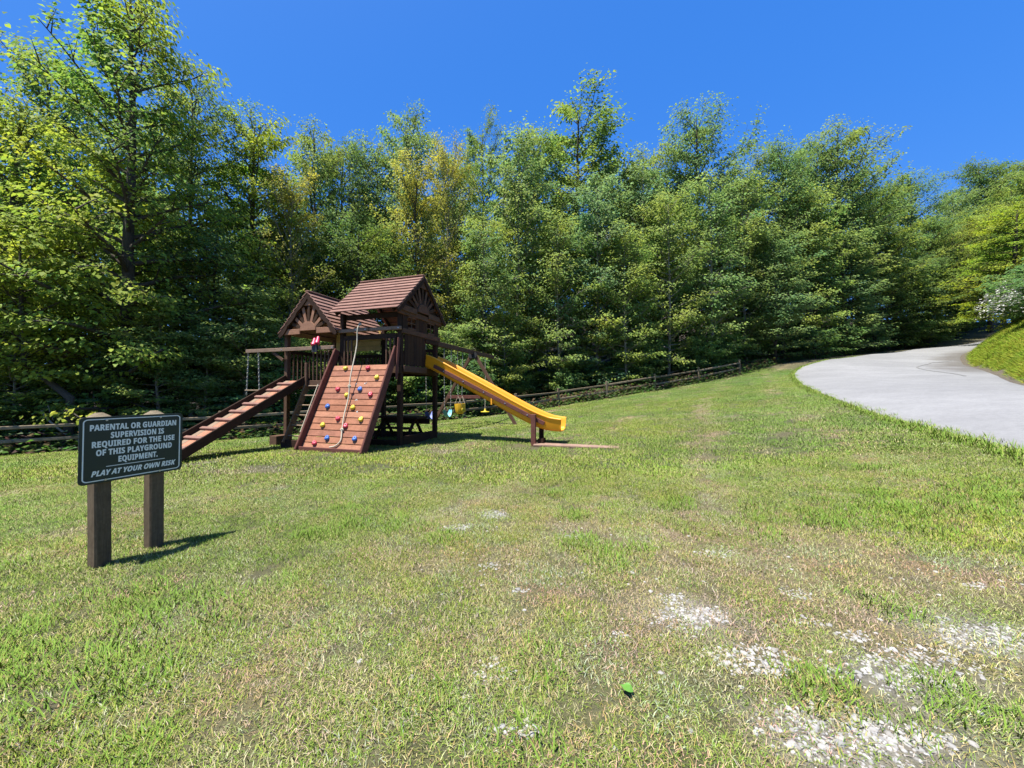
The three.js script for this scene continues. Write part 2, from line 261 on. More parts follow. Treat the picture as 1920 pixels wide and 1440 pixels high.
// ------------------------------------------------------------------ playset
const play = new THREE.Group();
play.position.set(-2.43, 0, -8); play.rotation.y = -18.5 * Math.PI / 180;
top('wooden_playset', tag(play, 'brown wooden playset with two gabled towers, climbing wall and yellow slide', 'playset'));
const A = (x, y, z) => V(x, y, z);
{
  const P = M.beam, D = M.dark;
  // corner posts
  const posts = group('tower_frame', play);
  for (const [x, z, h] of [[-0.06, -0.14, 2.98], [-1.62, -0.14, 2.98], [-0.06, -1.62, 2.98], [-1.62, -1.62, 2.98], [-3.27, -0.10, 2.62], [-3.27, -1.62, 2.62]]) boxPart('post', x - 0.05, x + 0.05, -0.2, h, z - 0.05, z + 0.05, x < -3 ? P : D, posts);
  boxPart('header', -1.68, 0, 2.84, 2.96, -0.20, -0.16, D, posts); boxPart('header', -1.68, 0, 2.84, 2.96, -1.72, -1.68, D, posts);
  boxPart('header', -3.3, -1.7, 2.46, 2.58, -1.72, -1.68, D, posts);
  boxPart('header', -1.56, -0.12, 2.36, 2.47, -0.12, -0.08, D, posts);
  // decks
  const deck = group('deck', play);
  for (const [x0, x1, y] of [[-1.66, -0.02, 1.76], [-3.28, -1.68, 1.42]]) {
    for (let k = 0; k < 11; k++) boxPart('deck_board', x0, x1, y - 0.03, y, -1.7 + k * 0.15, -1.7 + k * 0.15 + 0.143, M.panel, deck);
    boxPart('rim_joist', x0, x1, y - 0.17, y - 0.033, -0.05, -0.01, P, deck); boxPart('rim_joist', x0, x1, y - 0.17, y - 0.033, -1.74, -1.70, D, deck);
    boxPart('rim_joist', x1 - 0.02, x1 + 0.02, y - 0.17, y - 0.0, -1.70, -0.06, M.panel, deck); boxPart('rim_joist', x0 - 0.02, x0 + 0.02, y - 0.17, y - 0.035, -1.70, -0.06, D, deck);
  }
  boxPart('front_board', -2.52, -1.72, 1.33, 1.45, 0.0, 0.035, P, deck);
  // side wall with the slide opening and two little windows
  const wall = group('side_wall', play);
  const plankAt = (z0, z1, y0, y1, k) => boxPart('plank', -0.012, 0.01, y0, y1, z0, z1, k % 3 ? M.panel : D, wall, 0.003);
  for (let k = 0; k < 7; k++) plankAt(-0.2 - (k + 1) * 0.118 + 0.004, -0.2 - k * 0.118, 1.78, 2.47, k);
  plankAt(-1.05, -1.03, 1.78, 2.40, 2); 
  boxPart('trim', -0.01, 0.035, 2.47, 2.58, -1.72, -0.1, P, wall); boxPart('trim', -0.01, 0.04, 2.88, 3.0, -1.80, 0.06, P, wall); boxPart('trim', 0.03, 0.06, 1.62, 1.76, -1.04, -0.12, P, wall); boxPart('trim', -0.01, 0.03, 2.36, 2.465, -1.64, -1.04, D, wall);
  const wz = [-0.12, -0.31, -0.62, -0.78, -0.95, -1.13, -1.43, -1.66];
  for (let k = 0; k < wz.length - 1; k++) if (k !== 1 && k !== 5) plankAt(wz[k + 1] + 0.003, wz[k] - 0.003, 2.582, 2.878, k);
  for (const [a, b] of [[-0.62, -0.31], [-1.43, -1.13]]) {
    const w = group('window', wall), zc = (a + b) / 2;   // open square window with a cross of glazing bars
    boxPart('window_frame', 0.012, 0.03, 2.585, 2.625, a, b, P, wall); boxPart('window_frame', 0.012, 0.03, 2.84, 2.877, a, b, P, wall);
    boxPart('glazing_bar', -0.005, 0.012, 2.626, 2.84, zc - 0.012, zc + 0.012, P, wall); boxPart('glazing_bar', -0.006, 0.010, 2.72, 2.744, a, b, P, wall);
    wall.remove(w);
  }
  // gable with a sunburst: origin at the foot of the fan, (a, b) in its plane
  function gable(name, place, half, rise, base, board) {
    const g = group(name, play); g.position.copy(place.p); g.rotation.y = place.turn;
    const tri = new THREE.Shape([new THREE.Vector2(-half * 0.28, rise * 0.70), new THREE.Vector2(half * 0.28, rise * 0.70), new THREE.Vector2(0, rise * 0.96)]);
    const ext = (s, t) => new THREE.ExtrudeGeometry(s, { depth: t, bevelEnabled: true, bevelSize: 0.003, bevelThickness: 0.003, bevelSegments: 1 });
    part('apex_board', ext(tri, 0.025), board, g).position.z = 0.0;
    const sun = new THREE.Shape(); sun.moveTo(-0.24, 0.06); sun.quadraticCurveTo(-0.22, 0.2, -0.1, 0.25); sun.quadraticCurveTo(0, 0.275, 0.1, 0.25); sun.quadraticCurveTo(0.22, 0.2, 0.24, 0.06); sun.closePath();
    part('half_sun', ext(sun, 0.03), board, g).position.z = 0.01;
    for (let k = 0; k < 9; k++) {
      const t = (k - 4) / 4 * 1.22, c = Math.cos(t), s = Math.sin(t); let L = 0.62;
      L = Math.min(L, (rise * 0.92 - 0.12) / (c + Math.abs(s) * rise / half));
      beam('sun_ray', A(s * 0.22, 0.06 + c * 0.16, 0.008), A(s * L, 0.06 + c * L, 0.008), 0.018, 0.075, k % 2 ? board : M.panel, g, V(0, 0, 1), 0.003);
    }
    for (const s of [-1, 1]) {
      boxPart('base_board', s < 0 ? -half * 0.86 : 0.03 + 0.22, s < 0 ? -0.25 : half * 0.86, -0.02, 0.11, 0, 0.03, board, g);
      const b = new THREE.Shape(); b.moveTo(0, 0); // barge board with a scalloped lower edge, drawn along the slope
      const L = Math.hypot(half + 0.05, rise + 0.03); b.lineTo(L, 0); b.lineTo(L, -0.07); b.quadraticCurveTo(L * 0.86, -0.13, L * 0.72, -0.06); b.quadraticCurveTo(L * 0.55, -0.13, L * 0.4, -0.06); b.quadraticCurveTo(L * 0.2, -0.12, 0, -0.07); b.closePath();
      const m = part('barge_board', ext(b, 0.025), D, g); m.position.set(0, rise, 0.035); m.rotation.z = -Math.atan2(rise, half);
      if (s < 0) { m.rotation.y = Math.PI; m.rotation.order = 'YXZ'; m.position.z = 0.062; }
    }
    const back = new THREE.Shape([new THREE.Vector2(-half * 0.93, 0), new THREE.Vector2(half * 0.93, 0), new THREE.Vector2(0, rise * 0.93)]);
    if (base) part('back_panel', ext(back, 0.012), D, g).position.z = -0.05;
    return g;
  }
  gable('side_gable', { p: A(0.045, 2.97, -0.845), turn: Math.PI / 2 }, 1.0, 0.93, true, P);
  gable('front_gable', { p: A(-2.48, 2.57, 0.02), turn: 0 }, 0.85, 0.93, false, wood(0.33, 0.175, 0.108));
  // roofs: overlapping long boards
  function roof(name, along, ridge, foot, a, b, n) { // ridge/foot: [coordinate across, height]; along 'x' or 'z'
    const g = group(name, play);
    for (const s of [-1, 1]) {
      const c1 = ridge[0] + s * foot[0], dir = V(along === 'x' ? 0 : s * foot[0], foot[1] - ridge[1], along === 'x' ? s * foot[0] : 0), L = dir.length(), w = L / n; dir.normalize();
      const ax = along === 'x' ? V(1, 0, 0) : V(0, 0, 1), nn = dir.clone().cross(ax).normalize(); if (nn.y < 0) nn.negate();
      for (let k = 0; k < n; k++) {
        const mid = V(along === 'x' ? (a + b) / 2 : ridge[0], ridge[1], along === 'x' ? ridge[0] : (a + b) / 2).addScaledVector(dir, (k + 0.5) * w + 0.01).addScaledVector(nn, 0.022), jit = (hash(k, s + 2, 3) - 0.5) * 0.02;
        const m = part('roof_board', woodBox(b - a + jit, 0.024, w + 0.03, 0.004), M.roof[Math.floor(hash(k, s + 5, 9) * 3)], g);
        const z = dir.clone().multiplyScalar(0.985).addScaledVector(nn, 0.19).normalize(), y = z.clone().cross(ax).normalize(); if (y.y < 0) y.negate();
        m.quaternion.setFromRotationMatrix(new THREE.Matrix4().makeBasis(ax, y, ax.clone().cross(y))); m.position.copy(mid);
      }
      for (const e of [a + 0.16, b - 0.16]) { const p = V(along === 'x' ? e : ridge[0], ridge[1] - 0.06, along === 'x' ? ridge[0] : e), q = p.clone().addScaledVector(dir, L * 0.97); beam('rafter', p, q, 0.04, 0.07, D, g, ax); }
    }
    const cap = part('ridge_cap', woodBox(b - a, 0.03, 0.11, 0.008), M.roof[0], g); cap.position.set(along === 'x' ? (a + b) / 2 : ridge[0], ridge[1] + 0.035, along === 'x' ? ridge[0] : (a + b) / 2); if (along === 'z') cap.rotation.y = Math.PI / 2;
    return g;
  }
  roof('main_roof', 'x', [-0.845, 3.90], [1.015, 2.95], -1.72, 0.10, 10);
  roof('side_roof', 'z', [-2.48, 3.51], [0.86, 2.58], -1.9, 0.09, 9);
  // front beams
  const beams = group('front_beams', play), LB = wood(0.25, 0.172, 0.122);
  boxPart('beam', -1.73, 0.03, 2.53, 2.605, -0.06, 0.0, LB, beams); boxPart('beam', -1.16, -0.78, 2.525, 2.61, 0.004, 0.05, LB, beams);
  boxPart('beam', -4.47, -1.70, 2.16, 2.245, 0.03, 0.07, LB, beams);
  for (const [x, y, z] of [[-1.70, 2.567, 0.0], [-0.02, 2.567, 0.0], [-1.74, 2.2, 0.07], [-3.27, 2.2, 0.07], [-1.1, 2.567, 0.05], [-0.84, 2.567, 0.05]]) { const b = part('bolt', new THREE.CylinderGeometry(0.011, 0.011, 0.012, 10), M.steel, beams); b.rotation.x = Math.PI / 2; b.position.set(x, y, z); }
  beam('knee_brace', A(-3.27, 1.95, 0.02), A(-3.62, 2.16, 0.02), 0.035, 0.07, P, beams); beam('brace', A(-0.03, 1.45, 0.04), A(0.0, 2.35, 0.0), 0.03, 0.07, M.rail, beams, V(1, 0, 0));
  // railings
  const rail = group('railings', play);
  const bal = (x, z, y0, y1) => boxPart('baluster', x - 0.017, x + 0.017, y0, y1, z - 0.017, z + 0.017, P, rail, 0.004);
  for (let k = 0; k < 6; k++) bal(-2.38 + k * 0.115, -0.03, 1.45, 2.14);
  boxPart('newel', -2.53, -2.46, 1.3, 1.86, 0.036, 0.09, P, rail);
  for (let k = 0; k < 13; k++) { bal(-3.16 + k * 0.115, -1.655, 1.43, 2.12); }
  for (let k = 0; k < 13; k++) bal(-1.5 + k * 0.115, -1.655, 1.77, 2.2);
  for (let k = 0; k < 11; k++) bal(-3.25, -0.26 - k * 0.12, 1.43, 2.12);
  for (const x of [-1.5, -1.4, -1.3, -0.36, -0.26, -0.16]) bal(x, -0.06, 1.77, 2.36);
  for (const [x0, x1, y] of [[-3.21, -1.68, 2.12], [-1.56, -0.12, 2.2], [-3.21, -1.68, 1.50]]) boxPart('rail', x0, x1, y, y + 0.08, -1.69, -1.62, D, rail);
  boxPart('rail', -3.29, -3.22, 2.12, 2.2, -1.57, -0.16, D, rail); boxPart('rail', -1.56, -0.12, 2.62, 2.7, -1.69, -1.65, D, rail);
  boxPart('rail', -0.58, -0.48, 2.28, 2.62, -1.68, -1.655, D, rail); boxPart('rail', -1.3, -1.2, 2.28, 2.62, -1.68, -1.655, D, rail);
  // pale boards closing the back of the small tower
  for (let k = 0; k < 4; k++) boxPart('back_board', -3.2, -1.7, 2.30 + k * 0.135, 2.43 + k * 0.135, -1.60, -1.578, M.tan, rail);
  beam('brace', A(-2.75, 2.3, -1.56), A(-2.2, 2.82, -1.56), 0.02, 0.07, M.tan, rail);
  // climbing wall
  const cw = group('climbing_wall', play), up = V(0, 1.77, -0.85).normalize(), out = V(0, 0.85, 1.77).normalize(), foot = V(0, 0, 0.95);
  const on = (x, l, n) => foot.clone().addScaledVector(up, l).addScaledVector(out, n).setX(x);
  for (const x of [-0.085, -1.69]) beam('side_rail', on(x, -0.03, 0.035), on(x, 2.36, 0.035), 0.045, 0.18, M.rail, cw, V(1, 0, 0), 0.01);
  for (let k = 0; k < 14; k++) beam('plank', on(-1.66, 0.10 + k * 0.1385, -0.016 + 0.004 * hash(k, 1, 2)), on(-0.115, 0.10 + k * 0.1385, -0.016 + 0.004 * hash(k, 3, 2)), 0.03, 0.1275, M.planks[Math.floor(hash(k, 7, 4) * 4)], cw, out, 0.009);
  beam('kick_board', A(-1.715, 0.03, 0.985), A(-0.06, 0.03, 0.985), 0.035, 0.1, M.rail, cw, V(0, 0, 1), 0.008);
  beam('backing', on(-0.5, 0.1, -0.06), on(-0.5, 1.9, -0.06), 0.08, 0.05, D, cw, V(1, 0, 0)); beam('backing', on(-1.25, 0.1, -0.06), on(-1.25, 1.9, -0.06), 0.08, 0.05, D, cw, V(1, 0, 0));
  // climbing holds: lumpy pockets with a bolt hole
  const holdGeo = (seed) => {
    const g = new THREE.IcosahedronGeometry(1, 4), p = g.attributes.position, r = rng(seed), ph = r() * 6;
    for (let i = 0; i < p.count; i++) {
      const q = V().fromBufferAttribute(p, i), a = Math.atan2(q.y, q.x), rad = 1 + 0.13 * Math.sin(2 * a + ph) + 0.08 * Math.sin(3 * a + 2 * ph);
      let z = q.z * 0.72 + 0.25 - 0.25 * q.y * Math.max(0, q.z); const dent = Math.exp(-((q.x - 0.1) ** 2 + (q.y - 0.32) ** 2) / 0.07); if (q.z > 0) z -= 0.42 * dent;
      p.setXYZ(i, q.x * rad * 1.06, q.y * rad * 0.92, Math.max(z, -0.15));
    }
    g.computeVertexNormals(); return g;
  };
  const hg = [holdGeo(1), holdGeo(2), holdGeo(3)];
  const HOLDS = [[-1.28, 1.885, 'yellow'], [-0.672, 1.88, 'red'], [-0.364, 1.647, 'yellow'], [-1.276, 1.371, 'red'], [-0.689, 1.37, 'blue'], [-0.98, 1.232, 'yellow'], [-0.379, 1.247, 'red'], [-1.374, 0.967, 'blue'], [-0.708, 0.949, 'yellow'], [-0.987, 0.698, 'red'], [-0.407, 0.695, 'yellow'], [-1.318, 0.549, 'yellow'], [-0.727, 0.546, 'red'], [-1.082, 0.276, 'blue'], [-0.403, 0.284, 'blue'], [-1.353, 0.158, 'red']];
  HOLDS.forEach(([x, l, c], i) => { const m = part('climbing_hold', hg[i % 3], M[c], cw); m.userData.label = { yellow: 'yellow', red: 'pinkish red', blue: 'blue' }[c] + ' moulded climbing hold'; m.position.copy(on(x, l, 0.006)); m.quaternion.setFromRotationMatrix(new THREE.Matrix4().makeBasis(V(1, 0, 0), up, out)); m.rotateZ((hash(i, 2, 8) - 0.5) * 1.2); m.scale.setScalar(0.055); });
  const chalk = plain(0.55, 0.52, 0.48, 1);
  for (const [x, l, w, sd] of [[-0.92, 1.60, 0.06, 1], [-0.62, 1.52, 0.09, 2], [-0.70, 1.12, 0.10, 3], [-0.86, 1.50, 0.05, 4], [-0.58, 0.86, 0.05, 5]]) {
    const q = rng(sd * 7), p = []; for (let k = 0; k < 7; k++) p.push(on(x + (q() - 0.5) * w, l + (q() - 0.5) * 0.05, 0.004)); part('chalk_mark', tubeGeo(curvePts(p, 36), 0.0035, 5), chalk, cw);
  }
  // ramp with cleats
  const rp = group('ramp', play), ra = A(0, 0.09, 2.52), rb = A(0, 1.46, 0.02), rd = rb.clone().sub(ra).normalize(), rn = V(0, rd.z, -rd.y).multiplyScalar(-1); if (rn.y < 0) rn.negate();
  const onR = (x, f, n) => ra.clone().lerp(rb, f).addScaledVector(rn, n).setX(x);
  for (const x of [-2.535, -3.215]) beam('ramp_rail', onR(x, -0.035, 0.02), onR(x, 1.03, 0.02), 0.035, 0.17, M.dark, rp, V(1, 0, 0), 0.008);
  for (let k = 0; k < 4; k++) beam('ramp_plank', onR(-3.115 + k * 0.162, 0, -0.02), onR(-3.115 + k * 0.162, 1, -0.02), 0.154, 0.022, k % 3 === 0 ? M.pale : M.planks[2], rp, V(1, 0, 0), 0.004);
  for (let k = 0; k < 9; k++) beam('cleat', onR(-3.19, 0.06 + k * 0.108, 0.012), onR(-2.56, 0.06 + k * 0.108, 0.012), 0.07, 0.055, M.cleat, rp, rd, 0.008);
  // ladder between ramp and climbing wall
  const ld = group('ladder', play);
  beam('ladder_rail', A(-2.5, 0.06, 0.60), A(-2.5, 1.36, 0.02), 0.14, 0.04, wood(0.21, 0.13, 0.07), ld, V(0, 0.4, 1)); beam('ladder_rail', A(-1.80, 0.06, 0.60), A(-1.80, 1.36, 0.02), 0.14, 0.04, M.beam, ld, V(0, 0.4, 1));
  for (let k = 0; k < 6; k++) { const f = 0.12 + k * 0.17, r = part('rung', new THREE.CylinderGeometry(0.016, 0.016, 0.7, 8), M.pale, ld); r.rotation.z = Math.PI / 2; r.position.set(-2.15, lerp(0.06, 1.36, f), lerp(0.60, 0.02, f)); }
  part('rope', tubeGeo([A(-2.16, 0.3, 0.51), A(-2.16, 1.36, 0.04)], 0.011, 6), M.rope, ld);
  boxPart('footing_block', -3.36, -3.14, -0.2, 0.15, -0.15, 0.28, M.beam, play); boxPart('footing_block', -2.6, -1.75, -0.2, 0.13, 0.50, 0.62, M.dark, play);
  // bench under the deck and timbers round the base
  const bn = group('bench', play);
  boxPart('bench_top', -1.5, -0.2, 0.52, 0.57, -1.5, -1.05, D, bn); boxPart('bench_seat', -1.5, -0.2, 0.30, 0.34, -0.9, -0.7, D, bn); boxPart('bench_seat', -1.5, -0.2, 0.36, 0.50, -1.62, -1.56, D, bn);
  for (const x of [-1.3, -0.4]) { beam('leg', A(x, 0.0, -0.85), A(x, 0.52, -1.25), 0.05, 0.07, D, bn); beam('leg', A(x, 0.0, -1.65), A(x, 0.52, -1.25), 0.05, 0.07, D, bn); }
  const bs = group('base_timbers', play);
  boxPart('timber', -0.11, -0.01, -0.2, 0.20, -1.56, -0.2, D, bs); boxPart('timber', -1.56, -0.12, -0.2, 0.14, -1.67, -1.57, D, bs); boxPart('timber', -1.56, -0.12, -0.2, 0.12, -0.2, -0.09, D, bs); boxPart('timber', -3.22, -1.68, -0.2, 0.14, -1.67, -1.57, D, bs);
  // slide: a channel swept down and out
  const sl = group('slide', play), path = curvePts([A(-0.04, 1.80, 0), A(0.12, 1.745, 0), A(0.8, 1.405, 0), A(1.6, 1.0, 0), A(2.2, 0.69, 0), A(2.6, 0.50, 0), A(2.95, 0.375, 0), A(3.3, 0.345, 0)], 60);
  const prof = [[-0.295, 0.262], [-0.30, 0.285], [-0.285, 0.30], [-0.262, 0.285], [-0.245, 0.2], [-0.225, 0.06], [-0.19, 0.015], [0, 0], [0.19, 0.015], [0.225, 0.06], [0.245, 0.2], [0.262, 0.285], [0.285, 0.30], [0.30, 0.285], [0.295, 0.262], [0.268, 0.2], [0.25, 0.04], [0.21, -0.012], [0, -0.025], [-0.21, -0.012], [-0.25, 0.04], [-0.268, 0.2]];
  const so = fresh(), np = prof.length;
  path.forEach((p, i) => { const t = path[Math.min(i + 1, 60)].clone().sub(path[Math.max(i - 1, 0)]).normalize(), n = V(-t.y, t.x, 0), lip = i > 50 ? 1 + 0.10 * ((i - 50) / 10) ** 2 : 1; for (const [a, b] of prof) { so.pos.push(p.x + n.x * b * (i > 50 ? 1 - 0.10 * ((i - 50) / 10) : 1), p.y + n.y * b * (i > 50 ? 1 - 0.1 * ((i - 50) / 10) : 1), -1.31 + a * lip); so.nor.push(0, 1, 0); } });
  for (let i = 0; i < 60; i++) for (let k = 0; k < np; k++) { const a = i * np + k, b = i * np + (k + 1) % np; so.idx.push(a, a + np, b, b, a + np, b + np); }
  for (const e of [0, 60]) for (let k = 0; k < 10; k++) { const a = e * np + 4 + (k < 6 ? k : 0), q = e * np; if (k < 6) { const oA = q + 4 + k, oB = q + 5 + k, iA = q + 21 - k, iB = q + 20 - k; so.idx.push(oA, oB, iB, oA, iB, iA); } }
  const sg = built(so); sg.computeVertexNormals(); part('chute', sg, M.slide, sl);
  for (const z of [-1.03, -1.59]) { beam('slide_rail', A(0.25, 1.80, z), A(2.95, 0.50, z), 0.03, 0.085, M.rail, sl); for (let k = 0; k < 5; k++) { const b = part('bolt', new THREE.CylinderGeometry(0.012, 0.012, 0.05, 8), M.steel, sl); b.rotation.x = Math.PI / 2; const f = 0.1 + k * 0.19; b.position.set(lerp(0.25, 2.95, f), lerp(1.80, 0.50, f), z); } }
  boxPart('support_post', 2.68, 2.78, -0.1, 0.70, -1.0, -0.92, M.rail, sl); boxPart('support_post', 2.68, 2.78, -0.1, 0.62, -1.70, -1.615, M.dark, sl); boxPart('support_block', 2.80, 2.92, -0.1, 0.17, -1.30, -1.05, M.dark, sl);
  boxPart('bracket', 1.71, 1.75, 0.89, 1.12, -1.046, -1.02, M.slide, sl);
  // swing beam and A-frame
  const sw = group('swing_frame', play);
  beam('swing_beam', A(-0.84, 2.63, -1.70), A(-0.84, 2.63, -7.75), 0.09, 0.14, P, sw, V(1, 0, 0));
  for (const s of [-1, 1]) beam('leg', A(-0.84 + s * 0.05, 2.58, -5.7 + s * 0.0), A(-0.84 + s * 1.72, -0.12, -5.7), 0.09, 0.11, P, sw);
  boxPart('crossbar', -1.84, 0.16, 0.94, 1.06, -5.645, -5.60, M.rail, sw);
  for (const s of [-1, 1]) { const b = part('bracket', new THREE.CylinderGeometry(0.11, 0.11, 0.03, 16), M.black, sw); b.rotation.x = Math.PI / 2; b.position.set(-0.84 + s * 0.06, 2.52, -5.63); }
  // toy binoculars bolted on the small tower's beam
  const bino = group('toy_binoculars', play); bino.position.set(-2.22, 2.36, 0.06); bino.rotation.set(1.05, 0.3, 0.12);
  for (const s of [-1, 1]) { const b = part('tube', new THREE.LatheGeometry([[0.0, -0.10], [0.03, -0.105], [0.034, -0.09], [0.038, -0.02], [0.052, 0.04], [0.056, 0.10], [0.05, 0.11], [0, 0.10]].map(([x, y]) => new THREE.Vector2(x, y)), 20), M.pink, bino); b.rotation.x = Math.PI / 2; b.position.x = s * 0.055; }
  const bb = group('binocular_stand', play); boxPart('stand', -2.30, -2.14, 2.10, 2.30, 0.072, 0.11, M.black, bb);
}
const W = (x, y, z) => play.localToWorld(V(x, y, z)); play.updateMatrixWorld(true);
function hang(name, x, z, label, category) { const g = new THREE.Group(); g.position.copy(W(x, 0, z)); g.rotation.y = play.rotation.y; return top(name, tag(g, label, category)); }
function chain(parent, p, q, r = 0.013) { // twisted-link chain: alternating flattened beads
  const n = Math.max(4, Math.round(p.distanceTo(q) / 0.05)), o = [];
  const dir = q.clone().sub(p).normalize(), a = Math.abs(dir.y) > 0.9 ? V(1, 0, 0) : V(0, 1, 0), u = a.cross(dir).normalize();
  for (let k = 0; k < n; k++) { const g = new THREE.TorusGeometry(r, r * 0.36, 5, 9); g.scale(1, 2.0, 1); g.applyMatrix4(new THREE.Matrix4().makeRotationY(k % 2 ? Math.PI / 2 : 0)); const m = new THREE.Matrix4().makeBasis(u, dir, u.clone().cross(dir)); g.applyMatrix4(m); const c = p.clone().lerp(q, (k + 0.5) / n); g.translate(c.x, c.y, c.z); o.push(g); }
  return part('chain', mergeGeometries(o), M.chain, parent);
}
for (const [z, mat, label, yaw] of [[-2.69, M.violet, 'violet-blue belt swing hanging beside the tower posts', 0.5], [-3.75, M.teal, 'teal belt swing hanging beside the bucket swing', 0.6]]) {
  const g = hang('belt_swing', -0.84, z, label, 'swing');
  const o = fresh(), N = 14; for (let i = 0; i <= N; i++) { const f = i / N * 2 - 1, y = 0.40 + 0.22 * f * f, zz = f * 0.20; for (const [x, dy] of [[-0.075, 0], [0.075, 0], [0.075, -0.012], [-0.075, -0.012]]) { o.pos.push(x * (1 - 0.35 * f ** 6), y + dy, zz); o.nor.push(0, 1, 0); } if (i) for (let k = 0; k < 4; k++) { const a = (i - 1) * 4 + k, b = (i - 1) * 4 + (k + 1) % 4; o.idx.push(a, b, a + 4, b, b + 4, a + 4); } }
  const gg = built(o); gg.computeVertexNormals(); const s = part('belt_seat', gg, mat, g); s.rotation.y = yaw * 0.0;
  for (const q of [-1, 1]) chain(g, V(0, 0.62, q * 0.2), V(0, 2.56, q * 0.24));
}
{
  const g = hang('bucket_swing', -0.84, -4.62, 'amber bucket swing for toddlers with two leg openings', 'swing');
  const shell = fresh(), n = 28, rows = [[0.46, 0.02, 0.06], [0.44, 0.10, 0.10], [0.50, 0.14, 0.15], [0.62, 0.155, 0.175], [0.78, 0.165, 0.19], [0.79, 0.15, 0.175], [0.62, 0.14, 0.16], [0.52, 0.12, 0.13]];
  rows.forEach(([y, a, b], j) => { for (let k = 0; k <= n; k++) { const t = k / n * 2 * Math.PI, front = Math.max(0, Math.sin(t)); shell.pos.push(b * Math.sin(t), y, a * Math.cos(t)); shell.nor.push(Math.sin(t), 0, Math.cos(t)); if (j && k < n) { const q = (j - 1) * (n + 1) + k; shell.idx.push(q, q + 1, q + n + 1, q + 1, q + n + 2, q + n + 1); } } });
  const gg = built(shell); gg.computeVertexNormals(); part('bucket', gg, M.amber, g);
  for (const s of [-1, 1]) { const h = part('leg_opening', new THREE.TorusGeometry(0.055, 0.014, 8, 18), M.yellow, g); h.position.set(0.15, 0.58, s * 0.075); h.rotation.y = Math.PI / 2 - s * 0.4; const h2 = part('leg_opening_cover', new THREE.SphereGeometry(0.05, 14, 8), M.yellow, g); h2.scale.set(0.25, 1, 1); h2.position.set(0.148, 0.58, s * 0.075); }
  for (const s of [-1, 1]) { chain(g, V(0, 1.05, s * 0.15), V(0, 2.56, s * 0.2)); part('hanger_rope', tubeGeo([V(0.12, 0.78, s * 0.13), V(0, 1.05, s * 0.15), V(-0.12, 0.78, s * 0.13)], 0.008, 6), M.rope, g); }
}
{
  const g = hang('disc_swing', -0.84, -6.82, 'yellow disc swing on a single rope', 'swing');
  part('disc', new THREE.LatheGeometry([[0, 0.38], [0.1, 0.375], [0.165, 0.385], [0.175, 0.40], [0.165, 0.415], [0.06, 0.425], [0.035, 0.46], [0.03, 0.52], [0, 0.53]].map(([x, y]) => new THREE.Vector2(x, y)), 28), M.yellow, g);
  part('hanging_rope', tubeGeo([V(0, 0.5, 0), V(0.01, 1.5, 0), V(0, 2.56, 0)], 0.011, 7), M.rope, g);
}
{
  const g = hang('trapeze_bar', -4.22, 0.05, 'pale trapeze bar on two chains under the long side beam', 'trapeze');
  const b = part('bar', new THREE.CylinderGeometry(0.018, 0.018, 0.52, 10), M.pale, g); b.rotation.z = Math.PI / 2; b.position.set(0.0, 1.22, 0);
  for (const s of [-1, 1]) chain(g, V(s * 0.22, 1.10, 0), V(s * 0.17, 2.16, 0), 0.015);
}
{
  const g = hang('climbing_rope', -0.97, 0.1, 'thick pale climbing rope knotted over the climbing wall', 'rope');
  const up = V(0, 1.77, -0.85).normalize(), out = V(0, 0.85, 1.77).normalize(), foot = V(0, 0, 0.85), on = (x, l, n) => foot.clone().addScaledVector(up, l).addScaledVector(out, n).setX(x + 0.97);
  const pts = curvePts([V(0.0, 2.68, -0.04), V(0.0, 2.60, 0.03), V(0.01, 2.2, 0.07), on(-0.90, 1.55, 0.16), on(-0.86, 1.15, 0.07), on(-0.82, 0.72, 0.05), on(-0.76, 0.42, 0.03), on(-0.72, 0.22, 0.025), on(-0.80, 0.12, 0.025), on(-0.93, 0.085, 0.025)], 90);
  const o = fresh(); tube(pts, pts.map((_, i) => 0.0138 + 0.0012 * Math.sin(i * 1.9)), 9, o); part('rope_strand', built(o), M.rope, g);
  for (const f of [0, 0.38, 0.66]) { const p = pts[Math.round(f * 90)], k = part('knot', new THREE.TorusKnotGeometry(0.021, 0.012, 60, 7, 2, 3), M.rope, g); k.position.copy(p); }
}
top('plank_pad', tag(shade(new THREE.Mesh(woodBox(1.75, 0.05, 0.30, 0.01), M.pad)), 'weathered flat plank lying on the grass below the slide', 'plank'));
{ const m = scene.getObjectByName('plank_pad'), p = W(3.62, 0, -1.02); m.position.set(p.x, ground(p.x, -p.z) + 0.02, p.z); m.rotation.y = play.rotation.y + 0.02; m.rotation.z = 0.0; }
console.log('playset');
